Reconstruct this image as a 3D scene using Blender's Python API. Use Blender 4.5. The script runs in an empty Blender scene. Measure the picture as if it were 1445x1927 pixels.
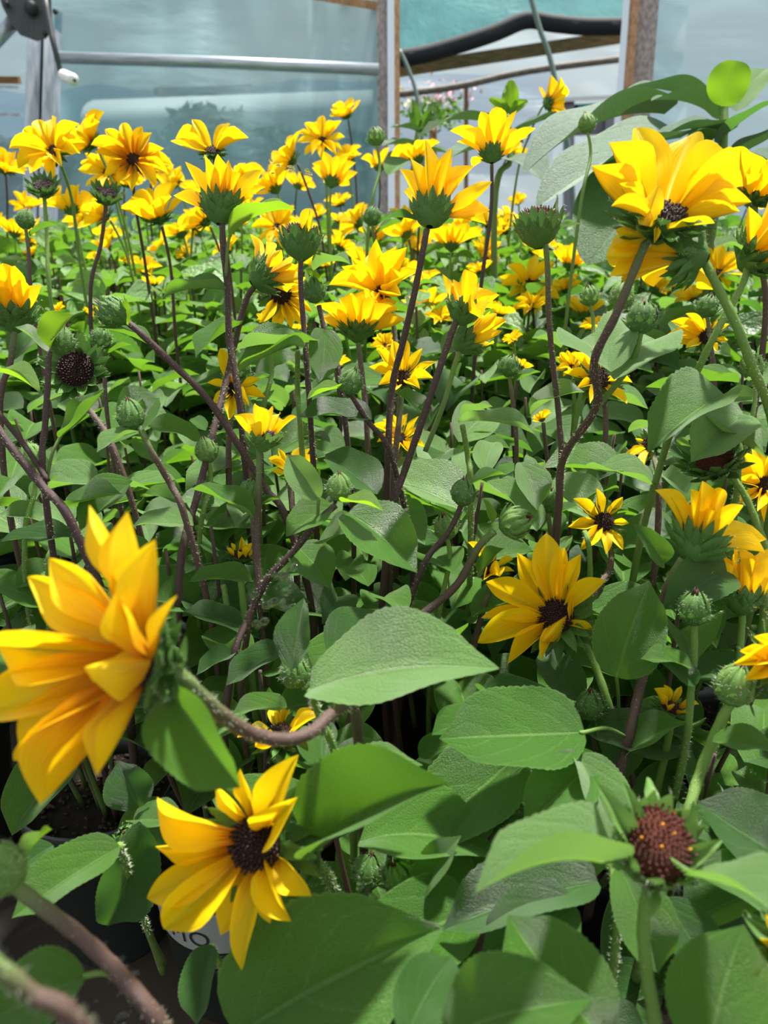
import bpy, math, random
from mathutils import Vector, Matrix, Quaternion, noise
# ------------------------------------------------------------------ camera, sky, light
SC = bpy.context.scene
F, CX, CY = 1447.0, 722.5, 963.5
CAMH, PITCH = 0.62, math.radians(21)
FWD = Vector((0, math.cos(PITCH), -math.sin(PITCH)))
UP = Vector((0, math.sin(PITCH), math.cos(PITCH)))
RT = Vector((1, 0, 0))
EYE = Vector((0, 0, CAMH))
cam = bpy.data.cameras.new('camera')
cam.sensor_fit = 'VERTICAL'; cam.sensor_height = 36; cam.sensor_width = 27
cam.lens = 36 * F / 1927; cam.clip_start = .01
cam.dof.use_dof = True; cam.dof.focus_distance = .56; cam.dof.aperture_fstop = 10
co = bpy.data.objects.new('camera', cam); SC.collection.objects.link(co)
co.location = EYE; co.rotation_euler = (math.radians(90) - PITCH, 0, 0)
SC.camera = co
W = bpy.data.worlds.new('world'); SC.world = W; W.use_nodes = True
nt = W.node_tree; nt.nodes.clear()
wo = nt.nodes.new('ShaderNodeOutputWorld'); bg = nt.nodes.new('ShaderNodeBackground')
tc = nt.nodes.new('ShaderNodeTexCoord'); sx = nt.nodes.new('ShaderNodeSeparateXYZ')
cr = nt.nodes.new('ShaderNodeValToRGB')
nt.links.new(tc.outputs['Generated'], sx.inputs[0]); nt.links.new(sx.outputs['Z'], cr.inputs[0])
e = cr.color_ramp.elements
e[0].position = 0.0; e[0].color = (.74, .81, .86, 1)
e[1].position = .9; e[1].color = (.86, .92, .95, 1)
x = e.new(.22); x.color = (.92, .95, .95, 1)
nt.links.new(cr.outputs[0], bg.inputs[0]); nt.links.new(bg.outputs[0], wo.inputs[0])
bg.inputs[1].default_value = .68
sun = bpy.data.lights.new('sun', 'SUN'); sun.energy = 8.3; sun.angle = math.radians(4); sun.color = (1, .97, .9)
so = bpy.data.objects.new('sun', sun); SC.collection.objects.link(so)
so.rotation_euler = Vector((.22, .36, 1.0)).to_track_quat('Z', 'Y').to_euler()
SC.view_settings.view_transform = 'Standard'; SC.view_settings.look = 'None'
SC.view_settings.exposure = .44; SC.view_settings.gamma = 1; SC.view_settings.use_curve_mapping = False
SC.cycles.max_bounces = 8; SC.cycles.transparent_max_bounces = 12
R = random.Random(7)
COL = SC.collection

def P(x, y, d): return EYE + d * (FWD + (x - CX) / F * RT - (y - CY) / F * UP)
def V(r, u, t): return (r * RT + u * UP - t * FWD).normalized()
def proj(p):
    q = p - EYE; d = q.dot(FWD)
    return (CX + F * q.dot(RT) / d, CY - F * q.dot(UP) / d, d) if d > .02 else (0, 0, -1)
def interp(x, xs, ys):
    if x <= xs[0]: return ys[0]
    for i in range(1, len(xs)):
        if x <= xs[i]: return ys[i-1] + (ys[i]-ys[i-1]) * (x-xs[i-1])/(xs[i]-xs[i-1])
    return ys[-1]
def D(y): return interp(y, (300, 447, 515, 660, 983, 1300, 1701, 1927), (1.9, 1.6, 1.15, .79, .538, .43, .334, .30))
def zleaf(y): return interp(y, (.1, .25, .5, .8, 1.2, 1.8, 2.4), (.30, .34, .42, .49, .54, .58, .59))

# ------------------------------------------------------------------ materials
def mat(name, col=(.5, .5, .5), rough=.6, spec=.5, metal=0.0):
    m = bpy.data.materials.new(name); m.use_nodes = True
    b = m.node_tree.nodes['Principled BSDF']
    b.inputs['Base Color'].default_value = (*col, 1); b.inputs['Roughness'].default_value = rough
    b.inputs['Specular IOR Level'].default_value = spec; b.inputs['Metallic'].default_value = metal
    return m
class G:
    """tiny node helper"""
    def __init__(s, m):
        s.m = m; s.t = m.node_tree; s.b = s.t.nodes['Principled BSDF']; s.o = s.t.nodes['Material Output']
    def n(s, typ, **kw):
        nd = s.t.nodes.new('ShaderNode' + typ)
        for k, v in kw.items():
            if k.startswith('i_'):
                kk = k[2:]; nd.inputs[int(kk) if kk.isdigit() else kk].default_value = v
            else: setattr(nd, k, v)
        return nd
    def l(s, a, b): s.t.links.new(a, b)
    def math(s, op, a, b=None, c=None):
        nd = s.n('Math', operation=op)
        for i, v in enumerate((a, b, c)):
            if v is None: continue
            if isinstance(v, (int, float)): nd.inputs[i].default_value = v
            else: s.l(v, nd.inputs[i])
        return nd.outputs[0]
    def smooth(s, v, a, b):
        nd = s.n('MapRange', interpolation_type='SMOOTHSTEP'); s.l(v, nd.inputs[0])
        nd.inputs[1].default_value = a; nd.inputs[2].default_value = b
        return nd.outputs[0]
    def mix(s, f, a, b):
        nd = s.n('Mix', data_type='RGBA')
        for i, v in ((0, f), (6, a), (7, b)):
            if isinstance(v, (int, float)): nd.inputs[i].default_value = v
            elif isinstance(v, tuple): nd.inputs[i].default_value = (*v, 1)
            else: s.l(v, nd.inputs[i])
        return nd.outputs[2]
    def noise(s, scale, detail=3, vec=None):
        nd = s.n('TexNoise'); nd.inputs['Scale'].default_value = scale; nd.inputs['Detail'].default_value = detail
        if vec is not None: s.l(vec, nd.inputs['Vector'])
        return nd.outputs[0]
    def uv(s):
        u = s.n('UVMap'); sp = s.n('SeparateXYZ'); s.l(u.outputs[0], sp.inputs[0]); return sp.outputs[0], sp.outputs[1], u.outputs[0]
    def bump(s, h, strength, dist):
        nd = s.n('Bump'); nd.inputs['Strength'].default_value = strength; nd.inputs['Distance'].default_value = dist
        s.l(h, nd.inputs['Height']); return nd.outputs[0]
    def translucent(s, col, fac, normal=None):
        t = s.n('BsdfTranslucent'); mx = s.n('MixShader'); mx.inputs[0].default_value = fac
        if isinstance(col, tuple): t.inputs[0].default_value = (*col, 1)
        else: s.l(col, t.inputs[0])
        if normal is not None: s.l(normal, t.inputs['Normal'])
        s.l(s.b.outputs[0], mx.inputs[1]); s.l(t.outputs[0], mx.inputs[2]); s.l(mx.outputs[0], s.o.inputs[0])

def leaf_mat(name, c1, c2, back, vein, trans, rough=.31, tf=.3, sheen=.08):
    m = mat(name, rough=rough, spec=.62); g = G(m)
    u, v, uvv = g.uv()
    a = g.math('ABSOLUTE', g.math('SUBTRACT', v, .5))
    mid = g.math('SUBTRACT', 1.0, g.smooth(a, .008, .03))
    t = g.math('SUBTRACT', g.math('ADD', u, g.math('MULTIPLY', g.noise(14, 2, uvv), .10)), g.math('MULTIPLY', g.math('POWER', a, 1.35), 1.5))
    fr = g.math('ABSOLUTE', g.math('SUBTRACT', g.math('FRACT', g.math('MULTIPLY', t, 3.6)), .5))
    lat = g.math('MULTIPLY', g.math('SUBTRACT', 1.0, g.smooth(fr, .0, .05)), .55)
    veins = g.math('MAXIMUM', mid, lat)
    oi = g.n('ObjectInfo')
    n1 = g.noise(60, 4)
    f = g.math('ADD', g.math('MULTIPLY', n1, .8), g.math('MULTIPLY', oi.outputs['Random'], .6))
    f = g.math('SUBTRACT', f, .25)
    f2 = g.n('Clamp'); g.l(f, f2.inputs[0])
    base = g.mix(f2.outputs[0], c1, c2)
    base = g.mix(g.math('MULTIPLY', veins, .75), base, vein)
    base = g.mix(g.math('MULTIPLY', g.smooth(a, .475, .495), .5), base, vein)
    geo = g.n('NewGeometry')
    base = g.mix(g.math('MULTIPLY', geo.outputs['Backfacing'], .6), base, back)
    g.l(base, g.b.inputs['Base Color'])
    vor = g.n('TexVoronoi', feature='DISTANCE_TO_EDGE'); vor.inputs['Scale'].default_value = 26; g.l(uvv, vor.inputs['Vector'])
    q = g.smooth(vor.outputs['Distance'], 0, .12)
    qs = g.smooth(fr, .0, .22)
    fine = g.noise(900, 2)
    h = g.math('ADD', g.math('MULTIPLY', qs, .5), g.math('MULTIPLY', q, .16))
    h = g.math('ADD', h, g.math('MULTIPLY', fine, .25))
    h = g.math('SUBTRACT', h, g.math('MULTIPLY', mid, 1.0))
    h = g.math('ADD', h, g.math('MULTIPLY', g.noise(70, 2), 2.6))
    nrm = g.bump(h, .7, .0013)
    g.l(nrm, g.b.inputs['Normal'])
    g.b.inputs['Sheen Weight'].default_value = sheen; g.b.inputs['Sheen Roughness'].default_value = .5
    g.b.inputs['Sheen Tint'].default_value = (.85, 1, .85, 1)
    tcol = g.mix(g.math('MULTIPLY', veins, .5), trans, tuple(k*.6 for k in trans))
    g.translucent(tcol, tf)
    return m
M = {}
M['leaf'] = leaf_mat('leaf_green', (.042, .145, .009), (.095, .24, .016), (.17, .29, .08), (.17, .32, .08), (.20, .46, .02))
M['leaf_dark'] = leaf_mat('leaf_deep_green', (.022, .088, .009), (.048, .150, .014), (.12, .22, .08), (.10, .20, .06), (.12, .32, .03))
M['leaf_pale'] = leaf_mat('leaf_pale_green', (.11, .25, .045), (.165, .33, .07), (.28, .40, .16), (.26, .38, .16), (.25, .5, .06), sheen=.25)  # pale base colour, also used to paint sky sheen on mid-bed leaves
M['leaf_young'] = leaf_mat('leaf_young_lime', (.13, .29, .015), (.20, .38, .02), (.24, .42, .05), (.30, .48, .08), (.32, .60, .015), tf=.42, rough=.5)
M['leaf_big'] = leaf_mat('broad_leaf_greyish_green', (.05, .115, .06), (.075, .16, .08), (.08, .15, .06), (.15, .26, .13), (.06, .16, .02), rough=.36, sheen=.3, tf=.15)

def petal_mat(name, flame, lo=.0):
    m = mat(name, rough=.5, spec=.35); g = G(m)
    u, v, uvv = g.uv()
    mp = g.n('Mapping'); mp.inputs['Scale'].default_value = (.8, 9, 1); g.l(uvv, mp.inputs[0])
    st = g.noise(2.2, 3, mp.outputs[0])
    oi = g.n('ObjectInfo')
    n2 = g.noise(50, 2)
    yel = g.mix(n2, (.98, .675, .003), (1.0, .77, .010))
    pale = g.mix(g.math('MULTIPLY', oi.outputs['Random'], .5), yel, (.98, .61, .003))
    if flame:
        k = g.math('ADD', u, g.math('MULTIPLY', g.math('SUBTRACT', st, .5), .9))
        f = g.math('SUBTRACT', 1.0, g.smooth(k, .0, flame))
        f = g.math('MULTIPLY', f, g.math('ADD', g.math('MULTIPLY', oi.outputs['Random'], .6), .45))
        c = g.mix(f, pale, (.50, .075, .004))
        f3 = g.math('SUBTRACT', 1.0, g.smooth(u, .0, flame * 1.5))
        c = g.mix(g.math('MULTIPLY', f3, .4), c, (.82, .34, .002))
    else:
        f3 = g.math('SUBTRACT', 1.0, g.smooth(u, .0, .5))
        c = g.mix(g.math('MULTIPLY', f3, .35), pale, (.90, .46, .002))
    g.l(c, g.b.inputs['Base Color'])
    mp2 = g.n('Mapping'); mp2.inputs['Scale'].default_value = (.5, 14, 1); g.l(uvv, mp2.inputs[0])
    nrm = g.bump(g.noise(2.0, 2, mp2.outputs[0]), .5, .0012)
    g.l(nrm, g.b.inputs['Normal'])
    g.translucent(c, .45)
    return m
M['petal'] = petal_mat('petal_yellow', 0)
M['petal_flame'] = petal_mat('petal_yellow_with_red_base', .62)
M['petal_blush'] = petal_mat('petal_yellow_with_orange_base', .32)

def noisy(name, c1, c2, scale, rough=.7, bump=.0, dist=.001, spec=.4, tf=0, metal=0, stretch=None, detail=4):
    m = mat(name, rough=rough, spec=spec, metal=metal); g = G(m)
    vec = None
    if stretch:
        t_ = g.n('TexCoord'); mp = g.n('Mapping'); mp.inputs['Scale'].default_value = stretch
        g.l(t_.outputs['Object'], mp.inputs[0]); vec = mp.outputs[0]
    nz = g.noise(scale, detail, vec)
    c = g.mix(g.smooth(nz, .3, .7), c1, c2); g.l(c, g.b.inputs['Base Color'])
    if bump: g.l(g.bump(nz, bump, dist), g.b.inputs['Normal'])
    if tf: g.translucent(c, tf)
    return m
M['disc'] = noisy('disc_dark_brown', (.012, .005, .004), (.05, .016, .008), 700, .6, .6, .001)
M['disc_red'] = noisy('disc_maroon', (.045, .006, .007), (.17, .045, .012), 320, .65, .7, .002)
M['floret'] = noisy('floret_maroon', (.035, .006, .006), (.12, .02, .015), 500, .5)
M['floret_dark'] = noisy('floret_dark_brown', (.010, .004, .003), (.040, .012, .008), 500, .5)
M['pollen'] = noisy('pollen_orange', (.75, .35, .02), (.5, .16, .01), 500, .6)
M['bract'] = noisy('bract_green', (.055, .14, .028), (.12, .26, .05), 220, .55, .4, .0005, tf=.2)
M['bract_light'] = noisy('bract_light_green', (.10, .22, .04), (.20, .36, .08), 220, .5, .4, .0005, tf=.25)
M['bud_tip'] = mat('bud_tip_maroon', (.10, .02, .02), .6)
M['hair'] = mat('stem_hair', (.75, .80, .62), .6); G(M['hair']).translucent((.8, .85, .65), .4)
M['wilted'] = noisy('wilted_petal', (.45, .14, .03), (.65, .33, .08), 200, .7, .4, .001, tf=.3)

def stem_mat(name, top, low, lo, hi):
    m = mat(name, rough=.5, spec=.4); g = G(m); u, v, _ = g.uv()
    nz = g.noise(350, 3)
    k = g.smooth(g.math('ADD', u, g.math('MULTIPLY', g.math('SUBTRACT', nz, .5), .35)), lo, hi)
    c = g.mix(k, top, low)
    c = g.mix(g.math('MULTIPLY', g.smooth(nz, .55, .7), .4), c, tuple(min(1, q*2.2) for q in low))
    g.l(c, g.b.inputs['Base Color']); g.l(g.bump(nz, .5, .0006), g.b.inputs['Normal'])
    return m
M['stem'] = stem_mat('stem_green_to_purple_brown', (.12, .20, .05), (.085, .050, .040), .02, .30)
M['stem_green'] = stem_mat('stem_green', (.14, .26, .04), (.10, .16, .04), .2, 1.1)
M['stem_dark'] = stem_mat('stem_purple_brown', (.11, .10, .05), (.060, .032, .030), -.1, .12)

# ------------------------------------------------------------------ mesh helpers
class MB:
    def __init__(s): s.v = []; s.f = []; s.uv = []; s.mi = []
    def add(s, vs, fs, uvs=None, mi=0):
        b = len(s.v); s.v += [tuple(a) for a in vs]; s.f += [tuple(i + b for i in f) for f in fs]
        s.uv += (uvs if uvs else [(0, 0)] * len(vs)); s.mi += [mi] * len(fs)
    def box(s, M4, sx, sy, sz, mi=0):
        vs = [M4 @ Vector((a*sx/2, b*sy/2, c*sz/2)) for a in (-1, 1) for b in (-1, 1) for c in (-1, 1)]
        s.add(vs, [(0, 1, 3, 2), (4, 6, 7, 5), (0, 4, 5, 1), (2, 3, 7, 6), (0, 2, 6, 4), (1, 5, 7, 3)], None, mi)
    def tube(s, pts, rad, n=8, mi=0, cap=True, u0=0, u1=1):
        k = len(pts); rings = []; T = None; up = None
        for i, p in enumerate(pts):
            t = (pts[min(i+1, k-1)] - pts[max(i-1, 0)])
            t = t.normalized() if t.length > 1e-9 else Vector((0, 0, 1))
            if up is None:
                up = t.orthogonal().normalized()
            else:
                up = (up - t * up.dot(t)); up = up.normalized() if up.length > 1e-6 else t.orthogonal().normalized()
            sd = t.cross(up); r = rad[i] if isinstance(rad, (list, tuple)) else rad
            rings.append([p + r * (math.cos(a) * up + math.sin(a) * sd) for a in [2*math.pi*j/n for j in range(n)]])
        vs = [q for r_ in rings for q in r_]
        uvs = [(u0 + (u1-u0)*i/(k-1), j/n) for i in range(k) for j in range(n)]
        fs = [(i*n+j, i*n+(j+1) % n, (i+1)*n+(j+1) % n, (i+1)*n+j) for i in range(k-1) for j in range(n)]
        if cap: fs += [tuple(range(n-1, -1, -1)), tuple((k-1)*n+j for j in range(n))]
        s.add(vs, fs, uvs, mi); return rings
    def lathe(s, prof, n=32, M4=Matrix(), mi=0, close=False):
        k = len(prof)
        vs = [M4 @ Vector((r*math.cos(2*math.pi*j/n), r*math.sin(2*math.pi*j/n), z)) for r, z in prof for j in range(n)]
        fs = [(i*n+j, i*n+(j+1) % n, (i+1)*n+(j+1) % n, (i+1)*n+j) for i in range(k-1) for j in range(n)]
        s.add(vs, fs, [(j/n, i/(k-1)) for i in range(k) for j in range(n)], mi)
    def mesh(s, name, mats, smooth=True):
        me = bpy.data.meshes.new(name); me.from_pydata(s.v, [], s.f)
        for m in mats: me.materials.append(m)
        uvl = me.uv_layers.new(name='UVMap')
        li = [0] * len(me.loops); me.loops.foreach_get('vertex_index', li)
        flat = [c for i in li for c in s.uv[i]]
        uvl.data.foreach_set('uv', flat)
        me.polygons.foreach_set('material_index', s.mi)
        me.polygons.foreach_set('use_smooth', [smooth] * len(s.f))
        me.update(); return me

PRO = {}
def blade_grid(kind, bend, fold, twist, wave, seed, nu=18, nv=8):
    """unit blade: base at 0, tip at (1,0,0), full width ~1 in y (scaled later); returns verts, faces, uvs"""
    rr = random.Random(seed)
    ph = rr.uniform(0, 6.28); asym = rr.uniform(-.05, .05)
    sp = []; a = 0; x = z = 0
    for i in range(nu + 1):
        sp.append((x, z, a))
        if kind == 'fold_back': st = bend * math.sin(math.pi * min(1, (i+.5)/nu)) * 1.57
        else: st = bend
        a -= st / nu
        x += math.cos(a) / nu; z += math.sin(a) / nu
    ex, ez, _ = sp[-1]; L = math.hypot(ex, ez); ca, sa = ex/L, ez/L
    vs = []; uvs = []
    for i in range(nu + 1):
        u = i / nu; X, Z, A = sp[i]
        if kind == 'leaf':
            w = (u ** .62) * ((1 - u) ** .80) * 2.62 if u < 1 else 0
            if u > .80: w *= 1 - (u-.80) * 2.6
            tooth = 1 + rr.uniform(.008, .022) * (1 if i % 2 else -1) if nu > 20 else 1
            w *= tooth
        elif kind == 'broad':
            w = ((u + .02) ** .38) * ((1 - u) ** .7) * 1.55
        elif kind == 'round':
            w = math.sqrt(max(0, 1 - (2*u-1.0)**2)) ** .9
        elif kind == 'bract':
            w = ((u + .12) ** .35) * ((1 - u) ** .85) * 1.45
        elif kind == 'oval':
            w = (.30 + .70 * math.sin(math.pi * min(1, u*.93 + .12)) ** .9) if u < .97 else .2
            if u > .88: w = interp(u, (.88, .95, 1), (w if u < .9 else .5, .36, .0))
        else:  # petal
            w = interp(u, (0, .12, .3, .5, .62, .75, .86, .94, 1), (.36, .52, .82, 1.0, 1.0, .84, .54, .26, .0))
        for j in range(nv + 1):
            v = j / nv; s_ = (v - .5) * w
            av = abs(v - .5) * 2
            tw = twist * (u - .3)
            zz = fold * abs(s_) * 1.0 - (abs(fold) * .0)
            if kind in ('petal', 'oval'):
                zz += fold * .6 * (av ** 2) * w * .3 + .02 * math.cos(v * math.pi * 5) * w * math.sin(math.pi*u)
            zz += wave * av * math.sin(u * 9 + ph + (2.1 if v > .5 else 0)) * .12 * min(1, w * 1.5)
            yy = s_ * math.cos(tw) - zz * math.sin(tw) * 1.0
            zz = s_ * math.sin(tw) + zz * math.cos(tw)
            yy += asym * math.sin(math.pi * u)
            px = X - zz * math.sin(A) * 1.0; pz = Z + zz * math.cos(A)
            vs.append(Vector((( px * ca + pz * sa) / L, yy, (-px * sa + pz * ca) / L)))
            uvs.append((u, v))
    n1 = nv + 1
    fs = [(i*n1+j, (i+1)*n1+j, (i+1)*n1+j+1, i*n1+j+1) for i in range(nu) for j in range(nv)]
    return vs, fs, uvs
def blade(kind, material, bend=.5, fold=.3, twist=0, wave=.3, seed=0, nu=18, nv=8):
    key = (kind, material, round(bend, 1), round(fold, 1), round(twist, 1), round(wave, 1), seed, nu)
    if key not in PRO:
        mb = MB(); mb.add(*blade_grid(kind, bend, fold, twist, wave, seed, nu, nv))
        PRO[key] = mb.mesh(kind, [M[material]])
    return PRO[key]
def frame(b, t, n, width):
    X = t - b; L = X.length; X = X / L
    Z = n - X * n.dot(X)
    if Z.length < 1e-4: Z = X.orthogonal()
    Z.normalize(); Y = Z.cross(X)
    return Matrix((( X.x*L, Y.x*width, Z.x*L, b.x), (X.y*L, Y.y*width, Z.y*L, b.y), (X.z*L, Y.z*width, Z.z*L, b.z), (0, 0, 0, 1)))

# ------------------------------------------------------------------ object helpers
WM = {}      # world matrices of everything placed, by object name
def tag(o, label, cat, group=None, kind=None):
    o['label'] = label; o['category'] = cat
    if group: o['group'] = group
    if kind: o['kind'] = kind
    return o
def thing(name, label, cat, loc, group=None):
    o = bpy.data.objects.new(name, None); COL.objects.link(o); o.location = loc; o.empty_display_size = .02
    WM[o.name] = Matrix.Translation(loc); return tag(o, label, cat, group)
def part(name, me, parent, Mw=None, label=None):
    o = bpy.data.objects.new(name, me); COL.objects.link(o)
    Mw = Mw if Mw is not None else Matrix()
    WM[o.name] = Mw
    if parent is not None:
        o.parent = parent; Ml = WM[parent.name].inverted() @ Mw
    else: Ml = Mw
    l, q, s = Ml.decompose(); o.location = l; o.rotation_mode = 'QUATERNION'; o.rotation_quaternion = q; o.scale = s
    if label: o['label'] = label
    return o
def struct(name, mb, mats, label=None, smooth=False):
    me = mb.mesh(name, mats, smooth) if isinstance(mb, MB) else mb
    o = bpy.data.objects.new(name, me); COL.objects.link(o); o['kind'] = 'structure'
    if label: o['label'] = label
    return o
def catmull(pts, n=8):
    out = []; k = len(pts)
    for i in range(k - 1):
        p0, p1, p2, p3 = pts[max(i-1, 0)], pts[i], pts[i+1], pts[min(i+2, k-1)]
        for j in range(n):
            t = j / n
            out.append(.5 * ((2*p1) + (p2-p0)*t + (2*p0-5*p1+4*p2-p3)*t*t + (3*p1-p0-3*p2+p3)*t*t*t))
    out.append(pts[-1]); return out
KEEP = []    # (x, y, r, d): things the undergrowth must not cover
def keep(p, r):
    x, y, d = proj(p); KEEP.append((x, y, r / d * F, d))

def stem(T, pts, r=.0022, r2=None, m='stem', hairs=True, root=False, name='stem', prot=True):
    """pts run from the head downward"""
    pts = list(pts)
    if root:
        e = pts[-1]; t = (pts[-1] - pts[-2]).normalized()
        b = WM[T.name].translation
        mid = e + Vector((t.x, t.y, 0)) * .03 + (b - e) * .35
        pts += [mid, Vector((b.x, b.y, b.z))]
    c = catmull(pts, 7); r2 = r2 or r * 1.25
    # gentle kinks
    rad = [(r + (r2 - r) * i / (len(c)-1)) * (1 + .06 * math.sin(i*1.7)) for i in range(len(c))]
    mb = MB(); mb.tube(c, rad, 8)
    if prot:
        for q in c[2:-8:3]: KEEP.append((*proj(q)[:2], 7, proj(q)[2]))
    if hairs:
        rr = random.Random(len(c) * 13 + int(c[0].x * 1e4))
        for i in range(int((len(c) - 1)*(.72 if root else 1))):
            a, b = c[i], c[i+1]; seg = (b - a).length
            d = proj(a)[2]
            if d > .95 or d < 0: continue
            t = (b - a).normalized(); o1 = t.orthogonal().normalized(); o2 = t.cross(o1)
            nh = min(60, int(seg * (3600 if d < .6 else 2000)))
            for _ in range(nh):
                p = a.lerp(b, rr.random()); an = rr.uniform(0, 6.283)
                nrm = math.cos(an) * o1 + math.sin(an) * o2
                dirv = (nrm + t * rr.uniform(-.5, .35)).normalized(); sd = dirv.cross(t).normalized() * .00011
                p0 = p + nrm * rad[i] * .9; p1 = p0 + dirv * rr.uniform(.0009, .0026)
                mb.add([p0 - sd, p0 + sd, p1], [(0, 1, 2)], None, 1)
    return part(name, mb.mesh(name, [M[m], M['hair']]), T)

def leaf(T, b, t, n=(0, 1, .5), ratio=.6, bend=.5, fold=.35, twist=0, wave=.35, m='leaf', pet=None, kind='leaf', seed=None, hero=True, label=None, prot=True):
    """b, t world points; n camera-frame normal tuple; pet: world point the stalk grows from"""
    nn = V(*n) if isinstance(n, tuple) else n
    L = (t - b).length; wd = L * ratio
    sd = seed if seed is not None else R.randrange(4)
    me = blade(kind, m, bend, fold, twist, wave, sd, 40 if hero else 16, 12 if hero else 6)
    o = part('leaf', me, T, frame(b, t, nn, wd), label)
    if prot:
        for q in (.3, .6): keep(b.lerp(t, q), L * .26)
    if pet is not None:
        mb = MB(); mid = (b + pet) / 2 + Vector((0, 0, .004))
        mb.tube(catmull([b + (t-b)*.03, b, mid, pet], 4), [.0006, .0009, .0011, .0013] * 4 if False else .0011, 6)
        part('leaf_stalk', mb.mesh('leaf_stalk', [M['stem_green']]), T)
    return o

DISC = {}
def disc_mesh(style, hero):
    k = (style, hero)
    if k in DISC: return DISC[k]
    mb = MB(); rr = random.Random(5)
    dome = {'dark': .35, 'red': .85, 'flat': .2}[style]
    prof = [(0.0001, dome*1.0)] + [(math.sin(a), dome*math.cos(a)) for a in [math.pi/2*i/6 for i in range(1, 7)]] + [(.95, -.25), (.5, -.6), (.0001, -.62)]
    mb.lathe(prof, 20)
    N = 170 if hero else 40
    for i in range(N):
        r = math.sqrt((i + .5) / N); a = i * 2.39996
        z = dome * math.sqrt(max(0, 1 - r*r*.98)); b = Vector((r*math.cos(a)*.98, r*math.sin(a)*.98, z))
        nr = Vector((b.x * .5, b.y * .5, .8)).normalized()
        h = rr.uniform(.04, .22) * (1.2 if r > .55 else .8); s_ = (.040 if style == 'red' else .055)*rr.uniform(.7, 1.2) if hero else .1
        o1 = nr.orthogonal().normalized(); o2 = nr.cross(o1)
        vs = [b - nr*.03 + s_*(math.cos(q)*o1 + math.sin(q)*o2) for q in (0, 1.57, 3.14, 4.71)]
        tp = b + nr * h
        vs += [tp + s_*.8*(math.cos(q)*o1 + math.sin(q)*o2) for q in (0, 1.57, 3.14, 4.71)]
        mb.add(vs, [(0, 1, 5, 4), (1, 2, 6, 5), (2, 3, 7, 6), (3, 0, 4, 7), (4, 5, 6, 7)], None,
               1 if rr.random() > (.03 if style == 'red' else .0) else 2)
    DISC[k] = mb.mesh('flower_head', [M['disc_red' if style == 'red' else 'disc'], M['floret' if style == 'red' else 'floret_dark'], M['pollen']])
    return DISC[k]
CAL = {}
def calyx_mesh(op, hero, m, var, ln=1.0):
    """cup of pointed bracts, unit = disc radius; op: opening of the bracts in radians from the axis"""
    k = (round(op, 1), hero, m, var, ln)
    if k in CAL: return CAL[k]
    mb = MB(); rr = random.Random(var + 3)
    mb.lathe([(.22, -1.15), (.45, -1.0), (.85, -.7), (1.04, -.3), (1.02, .0), (.9, .05)], 16)
    for row, (n, z0, r0, L0, da) in enumerate(((9, -.85, .60, 1.45, .22), (10, -.55, .92, 1.55, .0), (10, -.2, 1.0, 1.30, -.12))):
        for i in range(n):
            a = 2*math.pi*(i + row*.5 + rr.uniform(-.2, .2))/n; o_ = max(.05, op + da + rr.uniform(-.10, .10)); L = L0*rr.uniform(.85, 1.15) * ln
            rad = Vector((math.cos(a), math.sin(a), 0)); b = rad*r0 + Vector((0, 0, z0))
            d = rad*math.sin(o_) + Vector((0, 0, math.cos(o_))); nrm = -(rad*math.cos(o_)) + Vector((0, 0, math.sin(o_)))
            vs, fs, uvs = blade_grid('bract', rr.uniform(-.9, .1), .35, rr.uniform(-.2, .2), .2, rr.randrange(9), 8 if hero else 5, 4 if hero else 2)
            Mx = frame(b, b + d*L, nrm, .80)
            mb.add([Mx @ q for q in vs], fs, uvs)
            if hero:   # hairs on the edges
                for _ in range(9):
                    q = Mx @ vs[rr.randrange(len(vs))]; hd = (rad*rr.uniform(.2, 1) + Vector((rr.uniform(-.6, .6), rr.uniform(-.6, .6), rr.uniform(-.6, .6)))).normalized()
                    sdv = hd.orthogonal().normalized()*.008
                    mb.add([q-sdv, q+sdv, q+hd*rr.uniform(.12, .25)], [(0, 1, 2)], None, 1)
    CAL[k] = mb.mesh('calyx', [M[m], M['hair']]); return CAL[k]

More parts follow.
